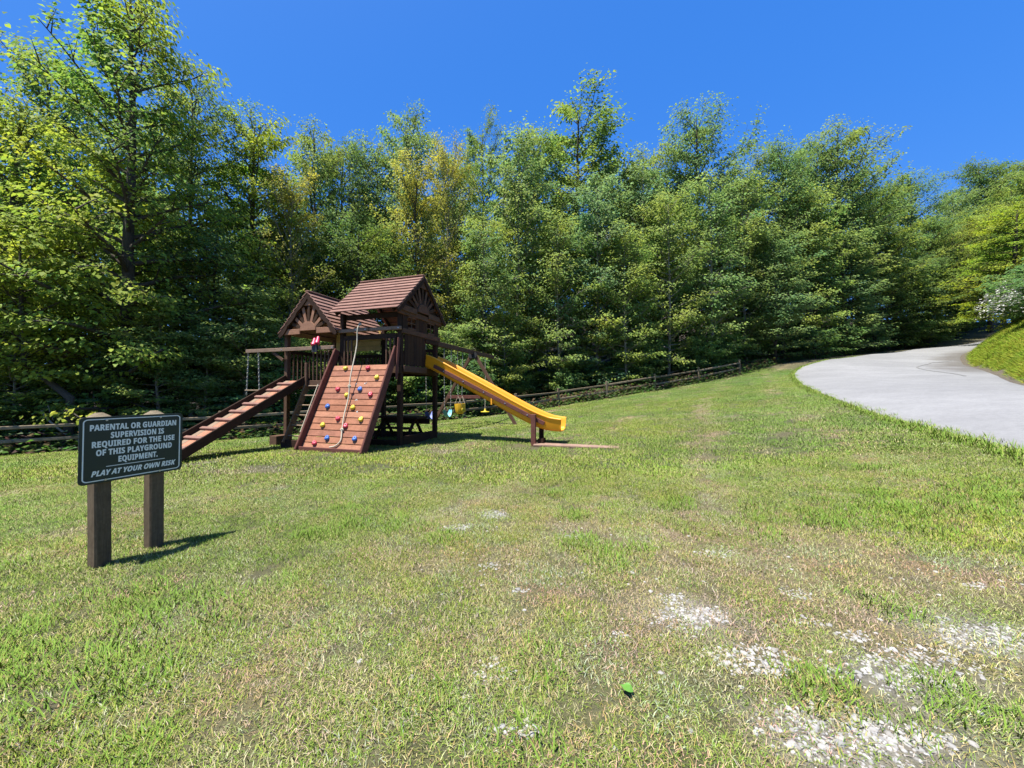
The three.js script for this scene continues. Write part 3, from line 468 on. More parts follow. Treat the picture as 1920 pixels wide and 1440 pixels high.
// ------------------------------------------------------------------ sign
{
  const g = new THREE.Group(); g.position.set(-2.805, -0.05, -2.79); g.rotation.y = 72 * Math.PI / 180;
  top('notice_sign', tag(g, 'dark green notice sign with white lettering on two wooden posts', 'sign'));
  const bark = M.signPost;
  for (const [x, lean] of [[-0.165, 0.02], [0.15, 0.015]]) {
    const p = part('post', woodBox(0.092, 1.22, 0.092, 0.010), bark, g); p.position.set(x, 0.44, -0.056); p.rotation.z = lean; p.rotation.y = (x < 0 ? 0.03 : -0.04);
    const cap = part('post_cap', new THREE.CylinderGeometry(0.022, 0.073, 0.034, 4, 1), M.grey, p); cap.rotation.y = Math.PI / 4; cap.position.y = 0.627; 
    const cb = part('cap_base', woodBox(0.10, 0.012, 0.10, 0.004), M.grey, p); cb.position.y = 0.604;
  }
  const w = 0.60, h = 0.457, r = 0.025, s = new THREE.Shape(); s.moveTo(-w / 2 + r, -h / 2); s.lineTo(w / 2 - r, -h / 2); s.absarc(w / 2 - r, -h / 2 + r, r, -Math.PI / 2, 0); s.lineTo(w / 2, h / 2 - r); s.absarc(w / 2 - r, h / 2 - r, r, 0, Math.PI / 2); s.lineTo(-w / 2 + r, h / 2); s.absarc(-w / 2 + r, h / 2 - r, r, Math.PI / 2, Math.PI); s.lineTo(-w / 2, -h / 2 + r); s.absarc(-w / 2 + r, -h / 2 + r, r, Math.PI, 1.5 * Math.PI);
  const eg = new THREE.ExtrudeGeometry(s, { depth: 0.004, bevelEnabled: true, bevelSize: 0.001, bevelThickness: 0.001, bevelSegments: 1, curveSegments: 8 });
  const panel = part('panel', eg, plain(0.012, 0.022, 0.018, 0.45), g); panel.position.set(0, 0.828, -0.002);
  const cv = document.createElement('canvas'); cv.width = 1200; cv.height = 1016; const c = cv.getContext('2d');
  c.fillStyle = '#1c2b26'; c.fillRect(0, 0, 1200, 1016); c.strokeStyle = '#dfe3df'; c.fillStyle = '#dfe3df'; c.lineWidth = 15; c.lineJoin = 'round';
  c.beginPath(); c.roundRect(38, 38, 1124, 940, 48); c.stroke();
  const line = (t, y, x0, x1, size, italic) => { c.save(); c.font = `bold ${size}px sans-serif`; const m = c.measureText(t).width; c.translate(x0, y); if (italic) c.transform(1, 0, -0.2, 1, 0, 0); c.scale((x1 - x0) / m, 1); c.fillText(t, 0, 0); c.lineWidth = 6; c.lineJoin = 'miter'; c.strokeText(t, 0, 0); c.restore(); };
  line('PARENTAL OR GUARDIAN', 208, 95, 1118, 124); line('SUPERVISION IS', 338, 315, 950, 124); line('REQUIRED FOR THE USE', 468, 118, 1095, 124); line('OF THIS PLAYGROUND', 598, 165, 1060, 124); line('EQUIPMENT.', 728, 400, 875, 124);
  c.fillRect(275, 772, 690, 10); line('PLAY AT YOUR OWN RISK', 908, 118, 1095, 112, true);
  const t = new THREE.CanvasTexture(cv); t.colorSpace = THREE.SRGBColorSpace;
  const face = part('lettering', new THREE.ShapeGeometry(s, 8), new THREE.MeshStandardMaterial({ map: t, roughness: 0.55 }), g);
  const uv = face.geometry.attributes.uv, fp = face.geometry.attributes.position; for (let i = 0; i < uv.count; i++) uv.setXY(i, fp.getX(i) / w + 0.5, fp.getY(i) / h + 0.5);
  face.position.set(0, 0.828, 0.0045);
  for (const [x, y] of [[-0.165, 0.205], [0.15, 0.205], [-0.165, -0.212], [0.15, -0.212]]) { const b = part('bolt', new THREE.CylinderGeometry(0.007, 0.007, 0.006, 8), M.steel, g); b.rotation.x = Math.PI / 2; b.position.set(x, 0.828 + y, 0.006); }
}
// ------------------------------------------------------------------ split rail fence
{
  const f = new THREE.Group(); top('split_rail_fence', tag(f, 'weathered two-rail split rail fence along the edge of the woods', 'fence'));
  const r = rng(5), curve = fenceLine; const pts = [];
  { let carry = 0; const right = [[15.5, 25.4], [12, 24], [8.8, 23], [5.6, 22.1], [2.63, 21.2]]; for (const q of right) pts.push(V(q[0], 0, q[1]));
    const back = [[2.63, 21.2], [-3.1, 17], [-8.7, 13.3], [-14.3, 10.4], [-20, 7.3], [-26, 4.2]].map(([x, d]) => V(x, 0, d)), c = new THREE.CatmullRomCurve3(back), n = Math.round(c.getLength() / 3), sp = c.getSpacedPoints(n); pts.push(...sp.slice(1)); }
  const split = (L, a, b) => { const g = woodBox(L, a, b, 0.018), p = g.attributes.position, ph = r() * 9; for (let i = 0; i < p.count; i++) { const x = p.getX(i) / L; p.setY(i, p.getY(i) * (1 - 0.25 * x) + 0.025 * Math.sin(x * 4 + ph)); p.setZ(i, p.getZ(i) + 0.02 * Math.sin(x * 5 + ph * 2)); } return g; };
  pts.forEach((p, i) => {
    const y = ground(p.x, p.z), h = 0.98 + 0.06 * r(), m = part('post', woodBox(0.13, h + 0.25, 0.11, 0.02), r() < 0.5 ? M.grey : M.greyDark, f);
    m.position.set(p.x, y + (h - 0.25) / 2, -p.z); m.rotation.set((r() - 0.5) * 0.06, r(), (r() - 0.5) * 0.06);
    if (i) { const q = pts[i - 1], y2 = ground(q.x, q.z); for (const hh of [0.40, 0.80]) { const a = V(p.x, y + hh + (r() - 0.5) * 0.04, -p.z), b = V(q.x, y2 + hh + (r() - 0.5) * 0.04, -q.z), x = b.clone().sub(a), L = x.length() + 0.12; x.normalize(); const k = part('rail', split(L, 0.10, 0.075), r() < 0.5 ? M.grey : M.greyDark, f), z = x.clone().cross(V(0, 1, 0)).normalize(), yy = z.clone().cross(x); k.quaternion.setFromRotationMatrix(new THREE.Matrix4().makeBasis(x, yy, z)); k.position.copy(a).add(b).multiplyScalar(0.5); } }
  });
}
console.log('sign, fence');
// ------------------------------------------------------------------ trees
const gauss = (r) => { let s = 0; for (let i = 0; i < 4; i++) s += r(); return (s - 2) * 0.87; };
function leafInto(o, p, nrm, dir, L, Wd, c) { // folded leaf: base, two edges, tip
  const t = dir.addScaledVector(nrm, -dir.dot(nrm)).normalize(), s = t.clone().cross(nrm), b = o.pos.length / 3, fold = Wd * 0.22;
  o.pos.push(p.x, p.y, p.z, p.x + t.x * L * 0.45 + s.x * Wd + nrm.x * fold, p.y + t.y * L * 0.45 + s.y * Wd + nrm.y * fold, p.z + t.z * L * 0.45 + s.z * Wd + nrm.z * fold, p.x + t.x * L, p.y + t.y * L - L * 0.12, p.z + t.z * L, p.x + t.x * L * 0.45 - s.x * Wd + nrm.x * fold, p.y + t.y * L * 0.45 - s.y * Wd + nrm.y * fold, p.z + t.z * L * 0.45 - s.z * Wd + nrm.z * fold);
  for (let k = 0; k < 4; k++) { o.nor.push(nrm.x, nrm.y, nrm.z); o.col.push(c[0], c[1], c[2]); }
  o.idx.push(b, b + 1, b + 2, b, b + 2, b + 3);
}
function makeTree(q) { // {H, R, bare, profile, limbs, leaves, leaf, clump, trunk, rise, seed, tone, bend}
  const r = rng(q.seed), wood = fresh(), leaf = fresh(), pts = [], N = 12;
  let wx = 0, wz = 0; for (let i = 0; i <= N; i++) { const y = q.H * 0.96 * i / N; if (i > 1) { wx += (r() - 0.5) * q.H * 0.010; wz += (r() - 0.5) * q.H * 0.010; } const bd = q.bend ? q.bend(i / N) : [0, 0]; pts.push(V(wx + bd[0], y - (i ? 0 : 0.4), wz + bd[1])); }
  tube(pts, pts.map((_, i) => q.trunk * (1 - 0.93 * i / N) * (i === 0 ? 1.35 : 1) + 0.012), 9, wood);
  const onTrunk = (t) => { const u = clamp(t, 0, 0.999) * N, i = Math.floor(u); return pts[i].clone().lerp(pts[i + 1], u - i); };
  const spots = [];
  for (let k = 0; k < q.limbs; k++) {
    const t = lerp(q.bare, 0.985, (k + r()) / q.limbs), az = k * 2.39996 + r() * 0.9, reach = q.R * q.profile((t - q.bare) / (1 - q.bare)) * (0.55 + 0.6 * r()), el = lerp(q.rise[0], q.rise[1], t) + (r() - 0.5) * 0.35;
    const p = onTrunk(t * 0.97), dir = V(Math.cos(az) * Math.cos(el), Math.sin(el), Math.sin(az) * Math.cos(el)), L = [p]; let c = p.clone(), dd = dir.clone();
    for (let i = 1; i <= 5; i++) { dd.add(V((r() - 0.5) * 0.35, 0.05 - q.droop * i * 0.05 + (r() - 0.5) * 0.2, (r() - 0.5) * 0.35)).normalize(); c = c.clone().addScaledVector(dd, reach / 5); L.push(c); }
    const r0 = Math.max(0.012, q.trunk * 0.42 * (1 - t) + 0.012 * q.H / 12); tube(L, L.map((_, i) => r0 * (1 - 0.85 * i / 5) + 0.004), 5, wood);
    const subs = Math.max(3, Math.round(3 + reach * 1.6));
    for (let s = 0; s < subs; s++) {
      const f = lerp(0.22, 1, (s + r()) / subs), u = f * 4.999, i = Math.floor(u), b = L[i].clone().lerp(L[i + 1], u - i), e = L[i + 1].clone().sub(L[i]).normalize();
      const a = (r() < 0.5 ? -1 : 1) * (0.5 + r() * 0.9), x = V(e.x * Math.cos(a) - e.z * Math.sin(a), e.y + (r() - 0.45) * 0.7, e.x * Math.sin(a) + e.z * Math.cos(a)).normalize(), len = (0.25 + 0.32 * reach * (1.1 - 0.6 * f)) * (0.6 + 0.7 * r());
      const m = b.clone().addScaledVector(x, len * 0.5).add(V(0, -q.droop * 0.06 * len, 0)), tip = b.clone().addScaledVector(x, len).add(V(0, -q.droop * 0.25 * len, 0));
      tube([b, m, tip], [r0 * 0.35 + 0.004, r0 * 0.2 + 0.004, 0.003], 3, wood);
      spots.push([m, x], [tip, x]); if (len > 0.8) spots.push([b.clone().lerp(m, 0.5), x]);
    }
  }
  for (let k = 0; k < q.leaves; k++) {
    const [s, x] = spots[Math.floor(r() * spots.length)], cl = q.clump * (0.6 + 0.8 * hash(Math.floor(s.x * 31), Math.floor(s.y * 17), 3)), p = s.clone().add(V(gauss(r) * cl, gauss(r) * cl * 0.36, gauss(r) * cl));
    const ctr = onTrunk(p.y / q.H), o = p.clone().sub(ctr).setY(0); if (o.lengthSq() > 0) o.normalize();
    const nrm = V((r() - 0.5) * 1.25, 0.6 + r() * 0.5, (r() - 0.5) * 1.25).addScaledVector(o, 0.5).normalize(), dir = V(r() - 0.5, -0.25 - 0.3 * r(), r() - 0.5).addScaledVector(o, 0.6);
    const v = 0.62 + 0.75 * r(), h = (fbm(s.x * 0.5 + 50, s.y * 0.5 + s.z * 0.5, q.seed, 2) - 0.5) * 1.1 + (r() - 0.5) * 0.5, T = q.tone, Ls = q.leaf * (0.6 + 0.75 * r());
    leafInto(leaf, p, nrm, dir, Ls, Ls * q.wide, [T[0] * v * (1 + 0.8 * h), T[1] * v * (1 + 0.3 * h), T[2] * v * (1 - 0.35 * h)]);
  }
  return { H: q.H, R: q.R, wood: built(wood), leaf: built(leaf) };
}
const PROFILE = {
  oval: (t) => Math.pow(Math.sin(Math.PI * Math.pow(clamp(t, 0.03, 0.97), 0.92)), 0.42) * 0.95 + 0.1,
  cone: (t) => 0.2 + 0.85 * Math.pow(1 - t, 0.6) * Math.min(1, 0.5 + t * 4),
  column: (t) => 0.3 + 0.75 * Math.pow(Math.sin(Math.PI * clamp(0.12 + t * 0.82, 0, 1)), 0.6),
  crownTop: (t) => 0.25 + 0.8 * Math.pow(Math.sin(Math.PI * clamp(0.25 + t * 0.66, 0, 1)), 0.7),
};
const G1 = [0.214, 0.300, 0.046];
const KINDS = {
  maple: [{ H: 15, R: 4.0, bare: 0.07, profile: PROFILE.cone, limbs: 80, leaves: 25000, leaf: 0.125, wide: 0.40, clump: 0.40, trunk: 0.24, rise: [0.05, 0.8], droop: 0.35, seed: 11, tone: [0.239, 0.321, 0.040] }],
  broad: [{ H: 18, R: 4.3, bare: 0.17, profile: PROFILE.oval, limbs: 70, leaves: 21000, leaf: 0.165, wide: 0.36, clump: 0.58, trunk: 0.2, rise: [0.1, 0.62], droop: 0.2, seed: 21, tone: G1 }, { H: 18, R: 4.0, bare: 0.2, profile: PROFILE.oval, limbs: 66, leaves: 20000, leaf: 0.165, wide: 0.34, clump: 0.55, trunk: 0.2, rise: [0.12, 0.68], droop: 0.2, seed: 25, tone: [0.199, 0.290, 0.058] }],
  oak: [{ H: 26, R: 5.0, bare: 0.32, profile: PROFILE.crownTop, limbs: 46, leaves: 19000, leaf: 0.215, wide: 0.32, clump: 0.52, trunk: 0.3, rise: [0.2, 0.7], droop: 0.15, seed: 31, tone: [0.195, 0.281, 0.043] }],
  sapling: [{ H: 13, R: 2.4, bare: 0.04, profile: PROFILE.column, limbs: 66, leaves: 15500, leaf: 0.145, wide: 0.38, clump: 0.46, trunk: 0.085, rise: [0.12, 0.68], droop: 0.2, seed: 41, tone: [0.220, 0.309, 0.061] }, { H: 14, R: 2.2, bare: 0.06, profile: PROFILE.column, limbs: 60, leaves: 14500, leaf: 0.15, wide: 0.36, clump: 0.46, trunk: 0.09, rise: [0.15, 0.72], droop: 0.2, seed: 42, tone: [0.205, 0.300, 0.074] }],
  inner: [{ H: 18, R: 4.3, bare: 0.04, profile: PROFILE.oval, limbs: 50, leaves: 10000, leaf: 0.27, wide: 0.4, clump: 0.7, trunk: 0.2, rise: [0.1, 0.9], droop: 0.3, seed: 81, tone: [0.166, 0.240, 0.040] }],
  airy: [{ H: 16, R: 3.4, bare: 0.24, profile: PROFILE.crownTop, limbs: 50, leaves: 13000, leaf: 0.14, wide: 0.32, clump: 0.42, trunk: 0.13, rise: [0.3, 1.05], droop: 0.15, seed: 51, tone: [0.310, 0.336, 0.054] }],
  shrub: [{ H: 2.6, R: 1.5, bare: 0.03, profile: PROFILE.oval, limbs: 26, leaves: 3600, leaf: 0.12, wide: 0.40, clump: 0.24, trunk: 0.03, rise: [0.5, 1.1], droop: 0.3, seed: 61, tone: [0.166, 0.267, 0.051] }, { H: 3.4, R: 1.6, bare: 0.05, profile: PROFILE.oval, limbs: 24, leaves: 3600, leaf: 0.13, wide: 0.42, clump: 0.26, trunk: 0.03, rise: [0.5, 1.1], droop: 0.4, seed: 62, tone: [0.188, 0.288, 0.051] }],
  crooked: [{ H: 8, R: 2.6, bare: 0.34, profile: PROFILE.oval, limbs: 30, leaves: 7000, leaf: 0.15, wide: 0.4, clump: 0.4, trunk: 0.13, rise: [0.1, 0.9], droop: 0.4, seed: 71, tone: [0.217, 0.315, 0.051], bend: (t) => [t < 0.26 ? 0.15 : 0.15 - 1.5 * smooth(0.24, 0.42, t) - 0.7 * (t - 0.3), 0] }],
};
const leafMat = (r, g, b) => new THREE.MeshPhysicalMaterial({ color: new THREE.Color().setRGB(r, g, b), vertexColors: true, roughness: 1, specularIntensity: 0.15, transmission: 0.56, thickness: 0, clearcoat: 0.14, clearcoatRoughness: 0.42, side: THREE.DoubleSide });
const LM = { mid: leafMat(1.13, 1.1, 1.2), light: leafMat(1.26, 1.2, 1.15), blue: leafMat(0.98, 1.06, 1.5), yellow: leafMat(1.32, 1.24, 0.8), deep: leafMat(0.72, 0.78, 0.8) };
const barkTex = dataTex(256, (u, v) => { const k = 0.5 + 0.3 * tnoise(u, v, 24, 2) + 0.35 * (tnoise(u, v * 0.25, 48, 5) - 0.3); return [k, k, k]; });
const BM = { brown: new THREE.MeshStandardMaterial({ color: new THREE.Color().setRGB(0.085, 0.068, 0.05), map: barkTex, roughness: 0.95, bumpMap: barkTex, bumpScale: 0.02 }), pale: new THREE.MeshStandardMaterial({ color: new THREE.Color().setRGB(0.30, 0.27, 0.225), map: barkTex, roughness: 0.95, bumpMap: barkTex, bumpScale: 0.01 }) };
const made = {}; const species = (k, v) => { const id = k + v; if (!made[id]) made[id] = makeTree(KINDS[k][v]); return made[id]; };
const LABELS = {
  maple: 'tall spreading broadleaf tree with foliage down to the rail fence', broad: 'full round-crowned tree in the dense wood behind the fence', oak: 'tall open-crowned oak-like tree towering above its neighbours', sapling: 'slender young tree leafed to the ground in the row along the fence', airy: 'thin yellow-green tree with bare grey twigs showing', shrub: 'leafy understorey shrub under the trees behind the fence', crooked: 'small tree with a dark crooked trunk beside the fence' };
const ZAP = { inner: 'tree', maple: 'tree', broad: 'tree', oak: 'tree', sapling: 'tree', airy: 'tree', shrub: 'shrub', crooked: 'tree' }, NAMES = { inner: 'forest_tree', maple: 'spreading_tree', broad: 'broadleaf_tree', oak: 'oak_tree', sapling: 'young_tree', airy: 'airy_tree', shrub: 'understorey_shrub', crooked: 'crooked_tree' };
const trng = rng(99);
const TONE = { mid: 'green', light: 'light green', blue: 'blue-green', yellow: 'yellow-green', deep: 'dark green' }, PLURAL = { broad: 'round-crowned trees of the wood', sapling: 'young trees along the fence', shrub: 'understorey shrubs' };
function plant(kind, v, x, d, H, R, leaf = 'mid', bark = 'brown', label, grp, yaw) {
  const s = species(kind, v), g = new THREE.Group(); part('trunk', s.wood, BM[bark], g); part('crown', s.leaf, LM[leaf], g);
  g.position.set(x, ground(x, d) - 0.05, -d); g.rotation.y = yaw ?? trng() * 6.283; g.scale.set(R / s.R, H / s.H, R / s.R);
  if (!label && PLURAL[kind]) { label = TONE[leaf] + (bark === 'pale' ? ' pale-stemmed ' : ' ') + { broad: 'round-crowned tree in the dense wood behind the fence', sapling: 'slender young tree leafed nearly to the ground along the fence', shrub: 'leafy understorey shrub under the trees behind the fence' }[kind]; grp = TONE[leaf] + (bark === 'pale' ? ' pale-stemmed ' : ' ') + PLURAL[kind]; }
  return top(NAMES[kind], tag(g, label ?? LABELS[kind], ZAP[kind], grp ?? (label ? undefined : { maple: 'trees along the fence', broad: 'trees of the wood', oak: 'tall oaks of the wood', sapling: 'young trees along the fence', airy: 'thin yellow-green trees', shrub: 'understorey shrubs' }[kind])));
}
const B = (u, d) => (u - 960) / 700 * d;     // lateral offset of a bearing at distance d
// [kind, variant, bearing, distance, tangent of the top's elevation, radius, leaf, bark, label]
const TREES = [
  ['maple', 0, 232, 13.6, 1.150, 4.3, 'light', 'brown', 'tallest spreading tree behind the notice sign, dark trunk forking high up'],
  ['maple', 0, 20, 13.5, 0.807, 3.6, 'light', 'brown'], ['broad', 0, 70, 18, 0.950, 3.6, 'mid', 'brown'], ['crooked', 0, 122, 11.8, 0.436, 2.4, 'light', 'brown', LABELS.crooked],
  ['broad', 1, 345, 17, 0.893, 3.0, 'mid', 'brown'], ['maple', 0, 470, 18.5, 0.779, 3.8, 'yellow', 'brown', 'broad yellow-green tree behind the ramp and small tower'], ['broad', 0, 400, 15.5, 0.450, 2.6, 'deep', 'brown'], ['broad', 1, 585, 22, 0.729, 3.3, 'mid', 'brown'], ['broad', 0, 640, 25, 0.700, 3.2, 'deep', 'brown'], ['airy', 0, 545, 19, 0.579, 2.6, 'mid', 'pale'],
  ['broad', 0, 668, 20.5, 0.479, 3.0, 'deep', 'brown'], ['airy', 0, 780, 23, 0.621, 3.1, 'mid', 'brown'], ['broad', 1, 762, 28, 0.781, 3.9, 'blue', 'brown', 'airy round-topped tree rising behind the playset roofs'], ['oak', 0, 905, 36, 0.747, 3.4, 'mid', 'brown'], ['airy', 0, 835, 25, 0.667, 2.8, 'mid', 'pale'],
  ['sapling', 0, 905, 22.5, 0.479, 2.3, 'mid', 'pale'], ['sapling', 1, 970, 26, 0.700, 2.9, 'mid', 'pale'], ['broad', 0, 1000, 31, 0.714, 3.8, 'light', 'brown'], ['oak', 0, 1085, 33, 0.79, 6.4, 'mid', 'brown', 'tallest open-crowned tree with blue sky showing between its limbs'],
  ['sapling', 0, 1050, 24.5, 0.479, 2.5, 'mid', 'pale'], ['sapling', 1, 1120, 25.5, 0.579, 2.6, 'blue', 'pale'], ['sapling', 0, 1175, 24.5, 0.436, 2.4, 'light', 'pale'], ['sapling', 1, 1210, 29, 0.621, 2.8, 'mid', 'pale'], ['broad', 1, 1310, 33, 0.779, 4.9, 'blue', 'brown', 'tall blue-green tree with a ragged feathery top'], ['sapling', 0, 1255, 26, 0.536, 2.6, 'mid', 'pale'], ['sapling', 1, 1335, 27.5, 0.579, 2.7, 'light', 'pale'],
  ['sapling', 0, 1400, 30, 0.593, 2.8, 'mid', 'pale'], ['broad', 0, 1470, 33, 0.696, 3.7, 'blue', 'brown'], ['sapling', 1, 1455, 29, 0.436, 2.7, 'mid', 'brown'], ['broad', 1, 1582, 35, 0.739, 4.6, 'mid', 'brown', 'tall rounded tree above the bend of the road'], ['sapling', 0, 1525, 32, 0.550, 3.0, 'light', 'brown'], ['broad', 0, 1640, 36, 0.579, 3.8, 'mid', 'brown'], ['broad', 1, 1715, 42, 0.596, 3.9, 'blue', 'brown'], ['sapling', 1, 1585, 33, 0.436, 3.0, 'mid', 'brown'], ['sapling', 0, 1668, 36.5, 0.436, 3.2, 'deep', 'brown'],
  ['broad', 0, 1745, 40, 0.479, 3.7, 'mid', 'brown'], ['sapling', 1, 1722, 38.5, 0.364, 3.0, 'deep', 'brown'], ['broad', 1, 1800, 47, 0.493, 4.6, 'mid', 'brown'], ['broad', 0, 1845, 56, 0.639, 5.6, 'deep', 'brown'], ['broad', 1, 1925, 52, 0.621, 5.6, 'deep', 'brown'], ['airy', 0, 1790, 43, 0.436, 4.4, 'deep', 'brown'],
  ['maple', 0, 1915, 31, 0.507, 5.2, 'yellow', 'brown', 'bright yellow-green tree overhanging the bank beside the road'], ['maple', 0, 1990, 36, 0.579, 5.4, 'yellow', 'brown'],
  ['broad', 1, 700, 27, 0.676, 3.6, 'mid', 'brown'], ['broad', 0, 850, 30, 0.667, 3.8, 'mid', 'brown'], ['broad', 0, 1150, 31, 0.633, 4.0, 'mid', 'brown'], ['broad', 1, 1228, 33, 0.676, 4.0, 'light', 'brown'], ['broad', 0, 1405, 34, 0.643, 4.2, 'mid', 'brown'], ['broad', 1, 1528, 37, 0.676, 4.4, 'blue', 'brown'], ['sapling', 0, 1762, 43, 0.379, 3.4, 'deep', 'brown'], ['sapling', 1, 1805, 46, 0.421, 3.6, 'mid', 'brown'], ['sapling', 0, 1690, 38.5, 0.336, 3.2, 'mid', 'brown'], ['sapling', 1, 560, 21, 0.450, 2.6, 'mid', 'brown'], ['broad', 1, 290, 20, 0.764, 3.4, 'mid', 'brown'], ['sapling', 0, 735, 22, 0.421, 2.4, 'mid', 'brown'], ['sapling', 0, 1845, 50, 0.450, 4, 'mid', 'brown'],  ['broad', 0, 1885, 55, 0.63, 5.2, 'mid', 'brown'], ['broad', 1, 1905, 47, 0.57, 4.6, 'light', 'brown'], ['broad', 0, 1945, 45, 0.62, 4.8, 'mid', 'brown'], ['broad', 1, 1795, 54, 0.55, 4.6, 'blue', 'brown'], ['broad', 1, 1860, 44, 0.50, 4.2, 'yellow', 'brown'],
];
for (const [k, v, u, d, E, R, leaf, bark, label] of TREES) plant(k, v, B(u, d), d, E * d + 1.18 - ground(B(u, d), d), R, leaf, bark, label, undefined, k === 'crooked' ? 0 : undefined);
// second line of trees that closes the wood
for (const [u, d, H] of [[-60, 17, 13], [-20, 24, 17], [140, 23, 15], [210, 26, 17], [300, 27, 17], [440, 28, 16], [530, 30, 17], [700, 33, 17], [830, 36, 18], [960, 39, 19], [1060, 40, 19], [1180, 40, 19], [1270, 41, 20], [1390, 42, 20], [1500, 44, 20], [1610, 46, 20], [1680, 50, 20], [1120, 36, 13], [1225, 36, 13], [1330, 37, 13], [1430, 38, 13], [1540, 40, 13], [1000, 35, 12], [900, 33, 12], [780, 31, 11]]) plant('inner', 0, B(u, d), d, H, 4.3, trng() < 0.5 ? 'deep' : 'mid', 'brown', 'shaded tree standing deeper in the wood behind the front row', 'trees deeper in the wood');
for (const [x, d, H, v] of [[-23, 11.5, 13, 0], [-27.5, 9.5, 14, 1], [-25, 16, 16, 0], [-31, 13, 15, 1], [-34, 19, 16, 0]]) plant('broad', v, x, d, H, 3.8, 'mid', 'brown');   // the wood goes on past the frame
for (let i = 0; i < 46; i++) { // shrubs in the gloom behind the fence
  const s = i / 46 * (beyond.length - 1.001), k = Math.floor(s), p = beyond[k].clone().lerp(beyond[k + 1], s - k), e = beyond[k + 1].clone().sub(beyond[k]).normalize(), off = 0.9 + trng() * 3.2, x = p.x - e.z * off, d = p.z + e.x * off;
  if (Math.abs(x / d) > 1.5) continue; const H = 1.2 + trng() * 1.9; plant('shrub', i % 2, x, d, H, 0.8 + H * 0.35, ['mid', 'light', 'deep'][i % 3], 'brown');
}
for (const [u, d, H] of [[1700, 36.5, 2.2], [1735, 38.5, 2.6], [1765, 40.5, 2.4], [1790, 43, 3], [1815, 45, 3.2], [1840, 47, 3.4], [1640, 34.6, 2.0], [1580, 31.6, 2.2], [1530, 29.8, 2.0]]) plant('shrub', d > 40 ? 1 : 0, B(u, d), d, H, 2.0, 'mid', 'brown');
for (const [u, d, H, v, t] of [[30, 12.2, 4.6, 0, 'light'], [175, 13.0, 3.8, 1, 'mid'], [300, 13.6, 5.4, 0, 'light'], [385, 14.3, 4.4, 1, 'light'], [455, 15.2, 6.2, 0, 'mid'], [530, 16.2, 4.8, 1, 'light'], [610, 17.6, 6.0, 0, 'light'], [690, 18.6, 5.0, 1, 'mid'], [760, 20.2, 6.4, 0, 'light'], [850, 20.8, 5.2, 1, 'light'], [945, 22.6, 6.2, 0, 'light'], [-40, 13, 5.5, 1, 'light']]) plant('sapling', v, B(u, d), d, H, H * 0.3, t, 'pale', 'low ' + TONE[t] + ' sapling close behind the fence, leafed to the ground', 'low ' + TONE[t] + ' saplings behind the fence');
console.log('trees');
{ const fb = new THREE.Group(); top('fallen_branch', tag(fb, 'bare pale branch leaning in the undergrowth behind the fence', 'branch')); const a = V(-14.6, ground(-14.6, 11.6) + 1.25, -11.6), b = V(-13.4, ground(-13.4, 11.5) + 0.35, -11.5); part('stem', tubeGeo(curvePts([a, a.clone().lerp(b, 0.35).add(V(0, -0.06, 0.05)), a.clone().lerp(b, 0.7).add(V(0, -0.1, 0)), b, b.clone().add(V(0.5, -0.5, 0.1))], 16), 0.03, 7), BM.pale, fb); part('twig', tubeGeo([a.clone().lerp(b, 0.35), a.clone().lerp(b, 0.2).add(V(0.1, 0.35, 0.1))], 0.012, 5), BM.pale, fb); }
// flowering shrub and bushes on the bank
{
  const r = rng(311);
  for (const [x, d, H, R] of [[32.2, 23.2, 2.6, 1.9], [34.2, 24.6, 2.9, 2.1], [29.5, 20.6, 2.2, 1.7], [36.5, 26.6, 2.6, 2.0]]) {
    const g = plant('shrub', 0, x, d, H, R, 'mid', 'brown', 'white-flowering shrub on the grassy bank beside the road', 'flowering shrubs on the bank');
    const o = fresh(); for (let k = 0; k < 420; k++) { const a = r() * 6.28, h = Math.pow(r(), 0.6), rr = 1.55 * Math.sqrt(1 - (h * 0.96) ** 2) * (0.75 + 0.35 * r()), p = V(Math.cos(a) * rr, 0.5 + h * 2.1, Math.sin(a) * rr); for (let j = 0; j < 3; j++) leafInto(o, p.clone().add(V((r() - 0.5) * 0.06, (r() - 0.5) * 0.03, (r() - 0.5) * 0.06)), V(r() - 0.5, 0.8, r() - 0.5).normalize(), V(r() - 0.5, 0, r() - 0.5), 0.085, 0.04, [0.62, 0.61, 0.58]); }
    const b = part('blossom', built(o), new THREE.MeshStandardMaterial({ vertexColors: true, roughness: 0.8, side: THREE.DoubleSide }), g); b.userData.kind = 'stuff';
  }
  for (let i = 0; i < 9; i++) { const f = i / 8, x = lerp(24, 44, f) + 3.6 + r() * 1.5, d = lerp(15.5, 30.6, f) + (r() - 0.5); plant('shrub', i % 2, x, d, 1.1 + r() * 1.2, 1.2 + r() * 0.6, 'yellow', 'brown', 'low yellow-green bush growing on the grassy bank', 'bushes on the bank'); }
}
